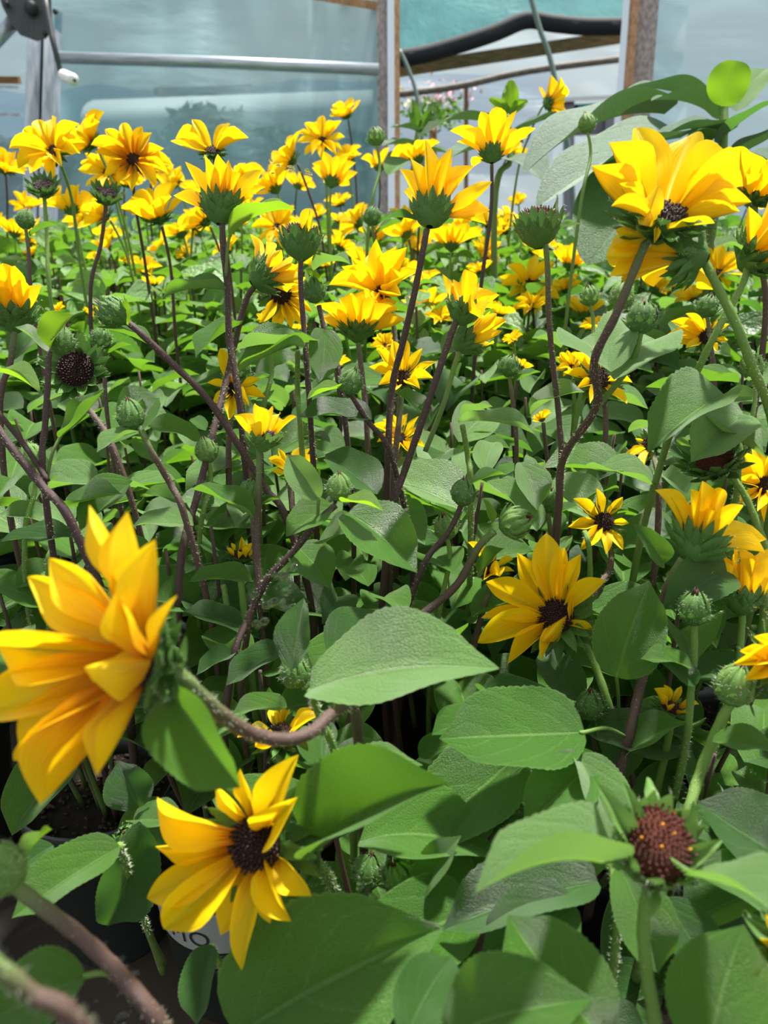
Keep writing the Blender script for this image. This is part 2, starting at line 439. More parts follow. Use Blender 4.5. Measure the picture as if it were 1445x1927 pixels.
def head(T, c, facing, R_=.042, disc=.0085, n=14, elev=.35, tips=None, width=.40, pm='petal', style='dark', hero=True, cup=.55,
         calm='bract', jit=.12, arcs=None, seed=None, label=None, ln=1.0, prot=True, curl=None):
    """c world centre, facing camera-frame tuple; tips: list of (px, py[, opts]) petal tips"""
    N = V(*facing); X = RT - N*RT.dot(N)
    if X.length < .3: X = UP - N*UP.dot(N)
    X.normalize(); Y = N.cross(X)
    rr = random.Random(seed if seed is not None else int(c.x*1e5) + int(c.z*1e4))
    s = disc
    Mh = Matrix(((X.x*s, Y.x*s, N.x*s, c.x), (X.y*s, Y.y*s, N.y*s, c.y), (X.z*s, Y.z*s, N.z*s, c.z), (0, 0, 0, 1)))
    h = part('flower_head', disc_mesh(style, hero), T, Mh, label)
    op = 1.0 - cup*.9 if tips == [] or style == 'red' else min(1.7, math.pi/2 - elev + .04) - (.42 if N.dot(-FWD) < .3 else 0)
    if N.dot(-FWD) < .3 and tips != [] and style != 'red': ln *= .85
    part('calyx', calyx_mesh(op, hero, calm, rr.randrange(3), ln), h, Mh)
    cps = []
    if tips is not None:
        for tp in tips:
            o = dict(tp[2]) if len(tp) > 2 else {}
            if 'dz' in o:
                cps.append((P(tp[0], tp[1], (c-EYE).dot(FWD) - o['dz']), o)); continue
            L = R_ * o.get('L', 1); ee = o.get('e', elev)
            r = (P(tp[0], tp[1], 1.0) - EYE); s0 = (c - EYE).dot(FWD); best = None
            for q in range(-60, 61):
                sd_ = s0 + q/60*R_*1.25; z = EYE + r*sd_; dv = z - c; ln_ = dv.length
                if ln_ < 1e-5: continue
                el = math.asin(max(-1, min(1, dv.normalized().dot(N))))
                cst = (el - ee)**2 + 1.2*(ln_/L - 1)**2
                if 'near' in o: cst += .5*max(0, (q if o['near'] else -q)/60)**1
                if best is None or cst < best[0]: best = (cst, z)
            p = best[1]
            cps.append((p, o))
    else:
        for i in range(n):
            a = 2*math.pi*(i + rr.uniform(-.25, .25))/n
            if arcs and not any(lo <= math.degrees(a) % 360 <= hi for lo, hi in arcs): continue
            ev = elev + rr.uniform(-1, 1)*jit*1.6 + (.12 if i % 2 else -.05); L = R_*rr.uniform(.84, 1.08)
            d = (X*math.cos(a) + Y*math.sin(a))*math.cos(ev) + N*math.sin(ev)
            cps.append((c + d*L, {}))
    for p, o in cps:
        d = p - c; pl = d - N*d.dot(N)
        pl = pl.normalized() if pl.length > 1e-5 else X
        b = c + pl*s*o.get('off', .86) - N*s*.12
        if 'b' in o: b = P(o['b'][0], o['b'][1], (c-EYE).dot(FWD) - o['b'][2])
        nh = N if abs((p-b).normalized().dot(N)) < .93 else -pl
        nn = (N - pl*.35*0).normalized() if nh is N else nh
        cr_ = o.get('curl', curl if curl is not None else rr.choice((-.7, -.3, .1, .4, .6)))
        me = blade(o.get('k', 'petal'), pm, cr_, o.get('f', rr.choice((.25, .45, .6))), o.get('tw', rr.choice((-.4, 0, .3))), .25, rr.randrange(3), 18 if hero else 9, 8 if hero else 4)
        if 'n' in o: nn = V(*o['n'])
        part('petal', me, h, frame(b, p, nn, (p-b).length*width*.86*o.get('w', 1)*rr.uniform(.92, 1.08)))
    if prot: keep(c, R_*.9)
    return h
def back(c, facing, k): return c - V(*facing)*k

BUD = {}
def bud_mesh(hero, m, tight, var):
    k = (hero, m, tight, var)
    if k in BUD: return BUD[k]
    mb = MB(); rr = random.Random(var)
    mb.lathe([(.12, -.95), (.45, -.8), (.85, -.35), (.93, .05), (.72, .5), (.35, .9), (.0001, 1.05)], 14)
    for row, (n, z0, r0, L0) in enumerate(((9, -.8, .5, 1.7), (10, -.55, .80, 2.0), (9, -.2, .94, 1.9))):
        for i in range(n):
            a = 2*math.pi*(i + row*.5)/n + rr.uniform(-.12, .12)
            rad = Vector((math.cos(a), math.sin(a), 0)); b = rad*r0*1.03 + Vector((0, 0, z0)); loose = 0 if tight else .22
            t = (rad*(1.12 + loose*1.5) + Vector((0, 0, .25)), rad*(.62 + loose) + Vector((0, 0, .85)), rad*(.16 + loose) + Vector((0, 0, 1.22)))[row] + Vector((0, 0, rr.uniform(-.08, .12)))
            vs, fs, uvs = blade_grid('bract', (.5, 1.1, 1.3)[row]*rr.uniform(.7, 1.2), -.3, rr.uniform(-.2, .2), .1, 2, 10 if hero else 5, 4 if hero else 2)
            Mx = frame(b, t, rad, .78); pv = [Mx @ q for q in vs]
            mb.add(pv, fs, uvs)
            if hero:
                for _ in range(10):
                    q = pv[rr.randrange(len(pv))]; hd = (rad + Vector((rr.uniform(-.7, .7), rr.uniform(-.7, .7), rr.uniform(-.5, .8)))).normalized()
                    sdv = hd.orthogonal().normalized()*.008
                    mb.add([q-sdv, q+sdv, q+hd*rr.uniform(.15, .3)], [(0, 1, 2)], None, 1)
    for i in range(5):
        a = i*1.257; mb.tube([Vector((.12*math.cos(a), .12*math.sin(a), .95)), Vector((.1*math.cos(a+.4), .1*math.sin(a+.4), 1.35 + .1*(i % 3)))], [.07, .02], 4, 2)
    BUD[k] = mb.mesh('bud', [M[m], M['hair'], M['bud_tip']]); return BUD[k]
def bud(T, c, facing, r=.0075, m='bract_light', tight=True, hero=True, label=None):
    N = V(*facing); X = N.orthogonal().normalized(); Y = N.cross(X)
    Mh = Matrix(((X.x*r, Y.x*r, N.x*r, c.x), (X.y*r, Y.y*r, N.y*r, c.y), (X.z*r, Y.z*r, N.z*r, c.z), (0, 0, 0, 1)))
    keep(c, r*1.4)
    return part('bud', bud_mesh(hero, m, tight, R.randrange(3)), T, Mh, label)
# ------------------------------------------------------------------ setting: ground, greenhouse walls
M['ground'] = noisy('damp_mulch_ground', (.012, .009, .007), (.05, .036, .025), 60, .85, .8, .01)
M['wood_grey'] = noisy('weathered_grey_wood', (.20, .17, .17), (.38, .33, .33), 14, .7, .5, .003, stretch=(8, 8, 1))
M['wood_tan'] = noisy('tan_wood', (.30, .15, .07), (.46, .27, .15), 12, .65, .3, .002, stretch=(8, 8, 1))
M['wood_brown'] = noisy('brown_wood', (.17, .08, .028), (.30, .15, .06), 10, .6, .4, .003, stretch=(1, 8, 8))
M['galv'] = noisy('galvanised_steel', (.34, .39, .46), (.55, .60, .66), 12, .38, .2, .001, metal=.6)
M['alu'] = mat('aluminium_strip', (.62, .68, .76), .35, .5, .5)
M['dark_metal'] = noisy('dark_grey_metal', (.022, .030, .034), (.045, .055, .058), 40, .5, .2, .001)
M['white_plastic'] = mat('white_plastic', (.8, .8, .82), .4)
M['rope'] = noisy('grey_brown_rail', (.15, .12, .11), (.28, .24, .22), 30, .8, .3, .003)
M['green_pipe'] = mat('dull_green_pipe', (.10, .16, .14), .5)
M['hem'] = mat('black_hem', (.008, .012, .016), .8)
def film_mat(name, c1, c2, clear, scale=2.0, stretch=(1, 1, 1), rough=.3):
    m = mat(name, rough=rough, spec=.5); g = G(m)
    t_ = g.n('TexCoord'); mp = g.n('Mapping'); mp.inputs['Scale'].default_value = stretch; g.l(t_.outputs['Object'], mp.inputs[0])
    nz = g.noise(scale, 3, mp.outputs[0]); c = g.mix(g.smooth(nz, .3, .7), c1, c2)
    g.l(c, g.b.inputs['Base Color'])
    nr = g.bump(g.noise(scale*3, 3, mp.outputs[0]), .6, .02); g.l(nr, g.b.inputs['Normal'])
    tl = g.n('BsdfTranslucent'); g.l(c, tl.inputs[0]); tr = g.n('BsdfTransparent')
    tr.inputs[0].default_value = (.80, .93, .95, 1)
    m1 = g.n('MixShader'); m1.inputs[0].default_value = .6; g.l(g.b.outputs[0], m1.inputs[1]); g.l(tl.outputs[0], m1.inputs[2])
    m2 = g.n('MixShader'); m2.inputs[0].default_value = clear; g.l(m1.outputs[0], m2.inputs[1]); g.l(tr.outputs[0], m2.inputs[2])
    g.l(m2.outputs[0], g.o.inputs[0]); return m
M['film'] = film_mat('teal_clear_film', (.22, .46, .52), (.36, .55, .58), .21, 1.2, (1, 1, 3))
M['film_pale'] = film_mat('pale_blue_film', (.30, .50, .60), (.42, .60, .68), .42, 1.0, (.6, 1, 5))
M['film_white'] = film_mat('white_film', (.86, .91, .97), (.95, .97, 1.0), .50, 2.5, (.7, 1, 4))
M['shade'] = film_mat('teal_shade_cloth', (.035, .25, .27), (.05, .32, .33), .10, 3, (2, 1, 1), .8)

def sheet(c00, c10, c01, c11, nu, nv, fn=None):
    """grid between four corners; fn(u, v) pushes along the sheet's normal"""
    mb = MB(); n = (c10 - c00).cross(c01 - c00).normalized(); vs = []; uvs = []
    for i in range(nu + 1):
        for j in range(nv + 1):
            u, v = i/nu, j/nv; p = c00.lerp(c10, u).lerp(c01.lerp(c11, u), v)
            if fn: p = p + n * fn(u, v)
            vs.append(p); uvs.append((u, v))
    k = nv + 1
    mb.add(vs, [(i*k+j, (i+1)*k+j, (i+1)*k+j+1, i*k+j+1) for i in range(nu) for j in range(nv)], uvs); return mb
def beam_mb(mb, a, b, w, t, mi=0):
    X = (b - a); L = X.length; X /= L; Z = (EYE - (a+b)/2); Z = (Z - X*Z.dot(X)).normalized(); Y = Z.cross(X); c = (a+b)/2 - Z*t/2
    mb.box(Matrix(((X.x, Y.x, Z.x, c.x), (X.y, Y.y, Z.y, c.y), (X.z, Y.z, Z.z, c.z), (0, 0, 0, 1))), L, w, t, mi)
def solo(name, mb, mats, label, cat, group=None, smooth=False, kind=None):
    o = part(name, mb.mesh(name, mats, smooth), None); return tag(o, label, cat, group, kind)

g_ = sheet(Vector((-8, -1, 0)), Vector((8, -1, 0)), Vector((-8, 16, 0)), Vector((8, 16, 0)), 4, 4)
struct('floor', g_, [M['ground']], 'dark damp mulch and fabric ground under the pots')

d = 3.0
def wr(u, v): return .05*math.sin(5*u + 9*v) * (1-u) + .03*noise.noise(Vector((u*9, v*3, 1))) + (.03*math.sin(60*u + 3*math.sin(4*v)) if u > .78 else 0) + .02*math.sin(22*(v*.8-u*.55))*max(0, .9-u)
struct('window_1', sheet(P(95, 727, d), P(718, 727, d), P(95, -90, d), P(722, -90, d), 90, 40, wr), [M['film']], 'teal clear film panel with slanting wrinkles between steel post and wooden post', True)
def wr2(u, v): return .02*noise.noise(Vector((u*3, v*9, 4)))
struct('window_2', sheet(P(1165, 715, 3.1), P(1560, 715, 3.1), P(1225, -90, 3.1), P(1560, -90, 3.1), 20, 50, wr2), [M['film_pale']], 'pale blue film panel beside the grey wooden post', True)
struct('window_3', sheet(P(-160, 680, 3.5), P(50, 680, 3.5), P(-160, -90, 3.5), P(60, -90, 3.5), 12, 30, wr2), [M['film_pale']], 'narrow pale film panel past the steel post', True)

def post(name, segs, label):
    """segs: list of (x_top, x_bottom, y_top, y_bottom, width px, depth, thickness, mat)"""
    mats = []; mb = MB()
    for xt, xb, yt, yb, w, dd, th, m in segs:
        if M[m] not in mats: mats.append(M[m])
        beam_mb(mb, P(xt, yt, dd), P(xb, yb, dd), w*dd/F, th, mats.index(M[m]))
    o = struct(name, mb, mats, label); return o
post('trim_1', [(64, 48, 60, 745, 24, 2.92, .03, 'galv'), (94, 74, 60, 745, 20, 2.90, .04, 'galv'), (80, 61, 60, 745, 8, 2.95, .02, 'dark_metal'), (110, 94, 20, 745, 13, 2.94, .03, 'galv')], 'galvanised steel channel post of the end wall')
post('trim_2', [(718, 729, -40, 735, 22, 2.95, .06, 'wood_grey'), (735, 738, -40, 735, 13, 2.93, .02, 'alu'), (746, 747, -40, 735, 12, 2.93, .08, 'wood_tan')], 'wooden door post with a light metal strip')
post('trim_3', [(1182, 1124, -40, 738, 12, 2.93, .02, 'alu'), (1197, 1138, -40, 738, 17, 2.95, .09, 'wood_tan'), (1224, 1163, -40, 738, 37, 2.97, .10, 'wood_grey')], 'grey and tan wooden post beside the open doorway')
post('trim_4', [(560, 712, -14, 12, 14, 2.95, .04, 'wood_tan')], 'sloping wooden batten above the teal film')
mb = MB(); mb.tube([P(105, 108, 2.9), P(400, 117, 2.9), P(712, 131, 2.9)], .0205, 14)
struct('trim_5', mb, [M['galv']], 'horizontal galvanised pipe across the teal film', True)
mb = MB(); beam_mb(mb, P(-40, 150, 3.3), P(34, 151, 3.3), .028, .03, 0); beam_mb(mb, P(-40, 215, 3.3), P(40, 216, 3.3), .012, .02, 1); beam_mb(mb, P(-40, 163, 3.3), P(34, 164, 3.3), .012, .02, 1)
struct('trim_6', mb, [M['wood_brown'], M['galv']], 'brown rail behind the steel post')
# crank winch on the steel post
T = thing('crank_winch', 'dark crank winch box with swing arm and white grip on the steel post', 'crank winch', P(55, 40, 2.6))
dd = 2.6; mb = MB()
outl = [(-8, -30), (78, -30), (96, -12), (98, 55), (88, 72), (70, 78), (38, 66), (22, 46), (4, 12)]
fr = [P(x, y, dd) for x, y in outl]; bk = [P(x, y, dd + .07) for x, y in outl]; n = len(outl)
mb.add(fr + bk, [tuple(range(n)), tuple(range(2*n-1, n-1, -1))] + [(i, (i+1) % n, n+(i+1) % n, n+i) for i in range(n)])
hs = part('housing', mb.mesh('housing', [M['dark_metal']], False), T)
for x, y, r in ((58, 14, .022), (12, 6, .008), (84, 62, .007), (104, 22, .009)):
    mb = MB(); mb.tube([P(x, y, dd + .01), P(x, y, dd - .025)], r, 12); part('bolt', mb.mesh('bolt', [M['dark_metal']]), T)
mb = MB(); mb.tube([P(80, -30, dd-.03), P(88, 20, dd-.035), P(98, 70, dd-.04), P(114, 136, dd-.05)], [.012, .012, .010, .008], 8)
part('crank_arm', mb.mesh('crank_arm', [M['dark_metal']]), T)
mb = MB(); a = P(116, 140, dd-.04); b = P(140, 151, dd-.12)
mb.tube([a, a.lerp(b, .15), a.lerp(b, .9), b], [.012, .018, .0185, .015], 14)
gp = part('handle_grip', mb.mesh('handle_grip', [M['white_plastic']]), T, label='white roller grip')
mb = MB(); mb.tube([b + (a-b)*.05, b + (b-a)*.03], .005, 10); part('pin', mb.mesh('pin', [M['dark_metal']]), gp)
mb = MB(); mb.tube([P(-60, 130, 2.7), P(32, 34, 2.66)], .024, 12)
part('roll_pipe', mb.mesh('roll_pipe', [M['galv']]), T, label='grey steel pipe')

# beyond the doorway
dd = 4.2
edge = [(730, 112), (790, 104), (850, 88), (930, 62), (990, 38), (1040, 44), (1110, 50), (1215, 48)]
mb = MB(); vs = []; k = 9
for x, y in edge:
    for j in range(k + 1):
        yy = y + (-120 - y)*j/k; vs.append(P(x, yy, dd + .5*j/k + .04*math.sin(x*.05 + j)))
mb.add(vs, [(i*(k+1)+j, (i+1)*(k+1)+j, (i+1)*(k+1)+j+1, i*(k+1)+j+1) for i in range(len(edge)-1) for j in range(k)])
T = thing('shade_cloth', 'teal shade cloth with a sagging black hem hung behind the doorway', 'shade cloth', P(980, 40, dd))
part('cloth', mb.mesh('cloth', [M['shade']]), T)
mb = MB(); mb.tube(catmull([P(x, y, dd - .02) for x, y in edge], 5), .044, 8); part('hem', mb.mesh('hem', [M['hem']]), T, label='black hem')
mb = MB(); beam_mb(mb, P(730, 136, 4.9), P(1230, 60, 4.9), .076, .08); solo('roof_beam', mb, [M['wood_brown']], 'brown wooden beam slanting across the doorway below the shade cloth', 'beam')
mb = MB(); mb.tube(catmull([P(730, 180, 5.3), P(860, 163, 5.3), P(1000, 133, 5.3), P(1230, 104, 5.3)], 5), .022, 8); solo('roof_rail', mb, [M['rope']], 'thin grey brown rail slanting under the wooden beam', 'rail', smooth=True)
mb = MB(); beam_mb(mb, P(877, 160, 5.35), P(877, 590, 5.35), .03, .03); solo('rail_post', mb, [M['wood_brown']], 'short dark upright under the slanting rail', 'post')
mb = MB(); mb.tube(catmull([P(990, -40, 3.6), P(1014, 50, 3.6), P(1040, 130, 3.6), P(1075, 330, 3.6), P(1090, 680, 3.6)], 5), .013, 8); solo('hoop_pipe', mb, [M['green_pipe']], 'dull green hoop pipe running down in front of the white film', 'pipe', smooth=True)
mb = MB(); mb.tube(catmull([P(752, 95, 3.6), P(768, 130, 3.6), P(785, 185, 3.6), P(796, 300, 3.6), P(800, 680, 3.6)], 5), .009, 8); solo('hoop_pipe', mb, [M['green_pipe']], 'thin green pipe beside the wooden door post', 'pipe', smooth=True)
def wr3(u, v): return .05*noise.noise(Vector((u*6, v*5, 2))) + .05*math.sin(26*(v + .25*u*u))
struct('wall_back', sheet(P(700, 536, 7.5), P(1290, 536, 7.5), P(700, -120, 7.5), P(1290, -120, 7.5), 40, 60, wr3), [M['film_white']], 'white wrinkled film of the next tunnel', True)
# staging and hanging flowers far behind the doorway
M['bluegrey'] = mat('grey_mauve_boards', (.20, .19, .23), .7); M['tealbox'] = mat('teal_crate', (.04, .22, .25), .6)
T = thing('plant_bench', 'grey bench with a teal crate far behind the doorway', 'bench', P(1100, 567, 6.2))
mb = MB(); beam_mb(mb, P(1052, 188, 6.2), P(1168, 182, 6.2), .03, .3); part('bench_top', mb.mesh('bench_top', [M['white_plastic']], False), T)
for x in (1070, 1150):
    mb = MB(); beam_mb(mb, P(x, 190, 6.25), P(x, 567, 6.25), .09, .09); part('leg', mb.mesh('leg', [M['bluegrey']], False), T)
mb = MB(); beam_mb(mb, P(1070, 236, 6.3), P(1150, 232, 6.3), .16, .2); part('shelf', mb.mesh('shelf', [M['bluegrey']], False), T)
mb = MB(); beam_mb(mb, P(1088, 203, 6.22), P(1140, 200, 6.22), .055, .2); solo('crate', mb, [M['tealbox']], 'teal crate on the grey bench behind the doorway', 'crate')
M['pink'] = mat('pale_pink_bloom', (.75, .42, .50), .6); M['pale_yel'] = mat('pale_yellow_bloom', (.75, .70, .25), .6)
T = thing('flowering_shrub', 'hazy pink and yellow flowering shrub behind the doorway', 'shrub', P(815, 579, 5.8))
rr = random.Random(3)
for nm, mt, cx, cy, n, sc in (('foliage', 'leaf', 815, 215, 260, .05), ('blossom', 'pink', 835, 178, 90, .035), ('blossom', 'pale_yel', 768, 188, 40, .035)):
    mb = MB()
    for _ in range(n):
        p = P(cx + rr.gauss(0, 26), cy + rr.gauss(0, 14), 5.8 + rr.gauss(0, .12)); t = p + Vector((rr.gauss(0, 1), rr.gauss(0, 1), rr.gauss(0, 1))).normalized()*sc
        vs, fs, uvs = blade_grid('oval', .4, .3, 0, 0, 1, 4, 2); Mx = frame(p, t, Vector((rr.gauss(0, 1), -1, 1)), sc*.6); mb.add([Mx @ q for q in vs], fs, uvs)
    part(nm, mb.mesh(nm, [M[mt]]), T)
mb = MB(); mb.tube([P(815, 230, 5.8), P(812, 400, 5.8), P(815, 579, 5.8)], .03, 8); part('trunk', mb.mesh('trunk', [M['wood_brown']]), T)
# outdoors seen dimly through the teal film
M['hill'] = noisy('blue_grey_hill', (.06, .09, .14), (.10, .14, .19), .4, .9)
M['hedge'] = noisy('dark_hedge', (.015, .045, .03), (.04, .09, .05), 3, .8, .5, .1)
M['roofpale'] = mat('pale_tunnel_roof', (.62, .68, .70), .6)
M['brick'] = mat('tan_wall', (.30, .22, .18), .8)
mb = MB(); vs = []; n = 50
for i in range(n + 1):
    x = -260 + 1300*i/n; y = 168 - 26*math.exp(-((x-250)/120)**2) * 0 + 20*noise.noise(Vector((x*.008, 0, 0))) - max(0, (x-300))*.05
    vs += [P(x, y, 26), P(x, 330, 22), P(x, y+10, 29)]
mb.add(vs, [(3*i, 3*i+3, 3*i+4, 3*i+1) for i in range(n)] + [(3*i+2, 3*i+5, 3*i+3, 3*i) for i in range(n)])
struct('hills', mb, [M['hill']], 'blue grey hill beyond the film', True)
T = thing('polytunnel', 'pale low polytunnel seen hazily through the teal film', 'greenhouse', P(450, 500, 10))
mb = MB(); a, b = P(210, 250, 10), P(705, 232, 10); pr = []
for s in (0, 1):
    c0 = a if s == 0 else b
    pr.append([c0 + Vector((0, .55*math.cos(q)*2, .36*math.sin(q))) for q in [math.pi*i/12 for i in range(13)]])
pr = [[Vector((q.x, q.y, 0)) for q in (p_[0],)] + p_[1:-1] + [Vector((p_[-1].x, p_[-1].y, 0))] for p_ in [[Vector((q[0].x, q[0].y, q[0].z))] + q + [Vector((q[-1].x, q[-1].y, q[-1].z))] for q in pr]]
nn_ = len(pr[0])
mb.add(pr[0] + pr[1], [(i, i+1, nn_+1+i, nn_+i) for i in range(nn_-1)] + [tuple(range(nn_)), tuple(range(2*nn_-1, nn_-1, -1))]); part('cover', mb.mesh('cover', [M['roofpale']]), T)
mb = MB(); beam_mb(mb, P(230, 245, 9.2), P(700, 228, 9.2), .03, .03); part('side_rail', mb.mesh('side_rail', [M['galv']]), T)
T = thing('shed', 'tan shed seen hazily above the polytunnel', 'shed', P(400, 484, 12))
mb = MB(); beam_mb(mb, P(375, 172, 12), P(375, 484, 12), 1.25, .8); part('wall', mb.mesh('wall', [M['brick']], False), T)
mb = MB(); beam_mb(mb, P(290, 172, 11.9), P(458, 166, 11.9), .10, 1.0); part('roof', mb.mesh('roof', [M['bluegrey']], False), T)
mb = MB(); rr = random.Random(9)
for _ in range(5200):
    x = rr.uniform(-200, 680); top = 250 + 16*math.sin(x*.013) + (22 if x < 330 else 0) - (18 if 330 < x < 460 else 0); y = top + abs(rr.gauss(0, 1))*70
    p = P(x, y, 7.5 + rr.uniform(-.4, .4)); t = p + Vector((rr.gauss(0, 1), rr.gauss(0, 1), rr.gauss(0, 1))).normalized()*.16
    vs, fs, uvs = blade_grid('oval', .4, .3, 0, 0, 1, 2, 1); Mx = frame(p, t, Vector((rr.gauss(0, 1), -1, 1)), .1); mb.add([Mx @ q for q in vs], fs, uvs)
for x0 in range(-200, 660, 60):
    beam_mb(mb, P(x0+30, 285, 8.0), P(x0+30, 530, 8.0), .40, .2)
solo('hedge', mb, [M['hedge']], 'dark hedge beyond the teal film', 'hedge', kind='stuff')
# ------------------------------------------------------------------ flowering stems one by one
def DP(pts):
    """(x, y) or (x, y, d) -> world points"""
    return [P(*(p if len(p) == 3 else (p[0], p[1], D(p[1])))) for p in pts]
def root_of(p): return Vector((p.x, p.y + .03, .15))
def SF(label, pts, kind='sunflower', r=.0022, m='stem', r2=None, cat=None, group=None, hairs=True):
    w = DP(pts); T = thing(kind, label, cat or 'sunflower', root_of(w[-1]), group)
    stem(T, w, r, r2, m, root=True, hairs=hairs); return T
def lf(T, b, t, n=(0, 1, .6), ratio=.6, **k):
    pt = k.pop('pet', None)
    return leaf(T, P(*b), P(*t), n, ratio, pet=P(*pt) if pt else None, **k)
def at(x, y, d, facing, k=.009): return (P(x, y, d), facing)

# A: the big flower turned away at the lower left
T = SF('large close sunflower turned sideways on a thick curling purple stem, edge of petals cut off', [(322, 1262, .268), (345, 1278, .27), (405, 1335, .285), (465, 1376, .30), (530, 1392, .31), (585, 1378, .32), (622, 1345, .335), (662, 1326, .36), (675, 1400, .40)], r=.0030, r2=.0026)
c = P(272, 1235, .262); fc = (-.78, .08, .60)
head(T, c, fc, R_=.057, disc=.0095, elev=.30, width=.33, pm='petal_flame', cup=.35, ln=.75, tips=[
    (168, 950, {'w': .85, 'dz': -.005, 'curl': -.5, 'tw': 0}), (240, 962, {'w': .75, 'dz': .006, 'curl': -.3, 'tw': 0}), (292, 1015, {'w': .9, 'dz': .013, 'tw': 0}), (92, 1050, {'w': 1.2, 'dz': -.016, 'curl': -.6}), (52, 1085, {'w': 1.1, 'dz': -.024, 'curl': -.8}),
    (-4, 1215, {'w': 1.15, 'dz': -.022, 'curl': -.5}), (-14, 1338, {'w': 1.15, 'dz': -.022, 'curl': .4}), (35, 1432, {'w': .9, 'dz': -.016}), (76, 1514, {'w': .7, 'dz': -.006, 'curl': -.3}), (112, 1475, {'w': .8, 'dz': -.012}), (182, 1460, {'w': 1.0, 'dz': .008, 'tw': 0}),
    (334, 1120, {'w': .55, 'dz': .012, 'b': (290, 1252, .006)}), (222, 1105, {'w': 1.25, 'dz': .014, 'b': (287, 1232, .006), 'curl': -.3, 'n': (-.5, .3, 1)}), (158, 1256, {'w': 3.0, 'dz': .016, 'b': (284, 1246, .010), 'curl': .9, 'k': 'oval', 'f': -.8, 'n': (-.1, .45, .9)})])
lf(T, (318, 1300, .272), (452, 1482, .262), (-.5, .3, 1), .62, m='leaf', bend=.5, fold=.5)
lf(T, (326, 1262, .27), (350, 1195, .262), (.6, 0, 1), .34, kind='bract', m='bract_light')
lf(T, (316, 1300, .272), (325, 1345, .27), (.2, .3, 1), .5, kind='bract', m='bract_light')
# B: the second close flower
T = SF('close yellow sunflower with black centre facing out beside the labelled pot', [(508, 1588, .345), (560, 1600, .36), (610, 1640, .385), (640, 1700, .42)], r=.0026, m='stem_green')
c = P(481, 1588, .333); fc = (-.33, .02, .94)
head(T, c, fc, R_=.049, disc=.0122, elev=.22, width=.42, pm='petal_blush', tips=[
    (296, 1500, {'w': 1.15}), (292, 1593, {'w': .7}), (276, 1690, {'w': .95}), (308, 1748, {'w': 1.15}), (415, 1760, {'w': 1.1, 'L': 1.0}), (455, 1826, {'w': .9, 'L': 1.12}),
    (508, 1738, {'w': .8, 'dz': .012}), (548, 1734, {'w': .8, 'dz': .020}), (586, 1686, {'w': 1.15, 'dz': .020}), (560, 1500, {'w': 1.2, 'dz': .022}), (562, 1420, {'w': 1.05, 'dz': .008}), (452, 1446, {'w': .9, 'dz': .004}), (405, 1478, {'w': .9})])
lf(T, (598, 1600, .34), (846, 1474, .315), (-.1, 1, .9), .52, bend=.4, fold=.8, pet=(600, 1640, .38), m='leaf')
lf(T, (590, 1540, .37), (796, 1440, .37), (-.2, 1, .35), .55, bend=.6, m='leaf_pale')
lf(T, (445, 1950, .335), (836, 1745, .32), (-.15, .72, 1), .60, bend=.3, fold=.45, m='leaf')
lf(T, (262, 1545, .42), (205, 1742, .43), (.5, .3, 1), .48, m='leaf_dark')
# C: right middle flower
T = SF('sunflower with wet folded petals and dark centre beside a broad upright leaf', [(1085, 1190, .515), (1112, 1235, .51), (1140, 1310, .50), (1158, 1380, .50), (1180, 1480, .50)], m='stem_green', r=.0024)
c = P(1046, 1160, .505); fc = (-.30, .42, .86)
head(T, c, fc, R_=.051, disc=.0120, elev=.25, width=.44, style='dark', tips=[
    (898, 1210, {'w': .9}), (955, 1250, {'w': .9, 'near': True}), (1018, 1243, {'w': .7, 'near': True}), (905, 1163, {'w': .9}), (914, 1095, {'w': 1.1}), (973, 1040, {'w': 1.05}), (1028, 1003, {'w': 1.1}),
    (1062, 1030, {'w': .8}), (1093, 1042, {'w': .9}), (1140, 1092, {'w': 1.05, 'curl': .8}), (1117, 1186, {'w': .8, 'dz': .006, 'b': (1062, 1172, .004)}), (1080, 1115, {'w': .5, 'dz': .012, 'b': (1075, 1168, .004)}), (1022, 1208, {'w': 1.2, 'dz': .018, 'b': (1066, 1158, .006), 'curl': .9, 'k': 'oval', 'f': -.7, 'n': (-.2, .3, 1)})])
bud(T, P(1112, 1330, .49), (-.1, .9, .3), .0095, 'bract')
lf(T, (1160, 1275, .46), (1222, 1093, .455), (-.2, .4, 1), .68, pet=(1165, 1370, .49), m='leaf', bend=.3, fold=.3)
lf(T, (1100, 1378, .40), (826, 1390, .395), (-.05, .85, .75), .68, pet=(1175, 1385, .45), m='leaf', bend=.3, fold=.25)
lf(T, (1095, 1320, .50), (1015, 1225, .53), (-.3, .8, .8), .55, m='leaf_dark')
# D: small flower
T = SF('small pale-lit sunflower with dark centre facing out above the wet one', [(1137, 985, .60), (1150, 1040, .60), (1145, 1075, .59), (1120, 1120, .58)])
head(T, P(1136, 982, .595), (-.05, .25, 1), R_=.027, disc=.0078, elev=.2, width=.50, tips=[(1068, 992), (1078, 938), (1122, 918), (1172, 935), (1184, 985), (1172, 1035), (1140, 1043), (1092, 1035), (1150, 950)])
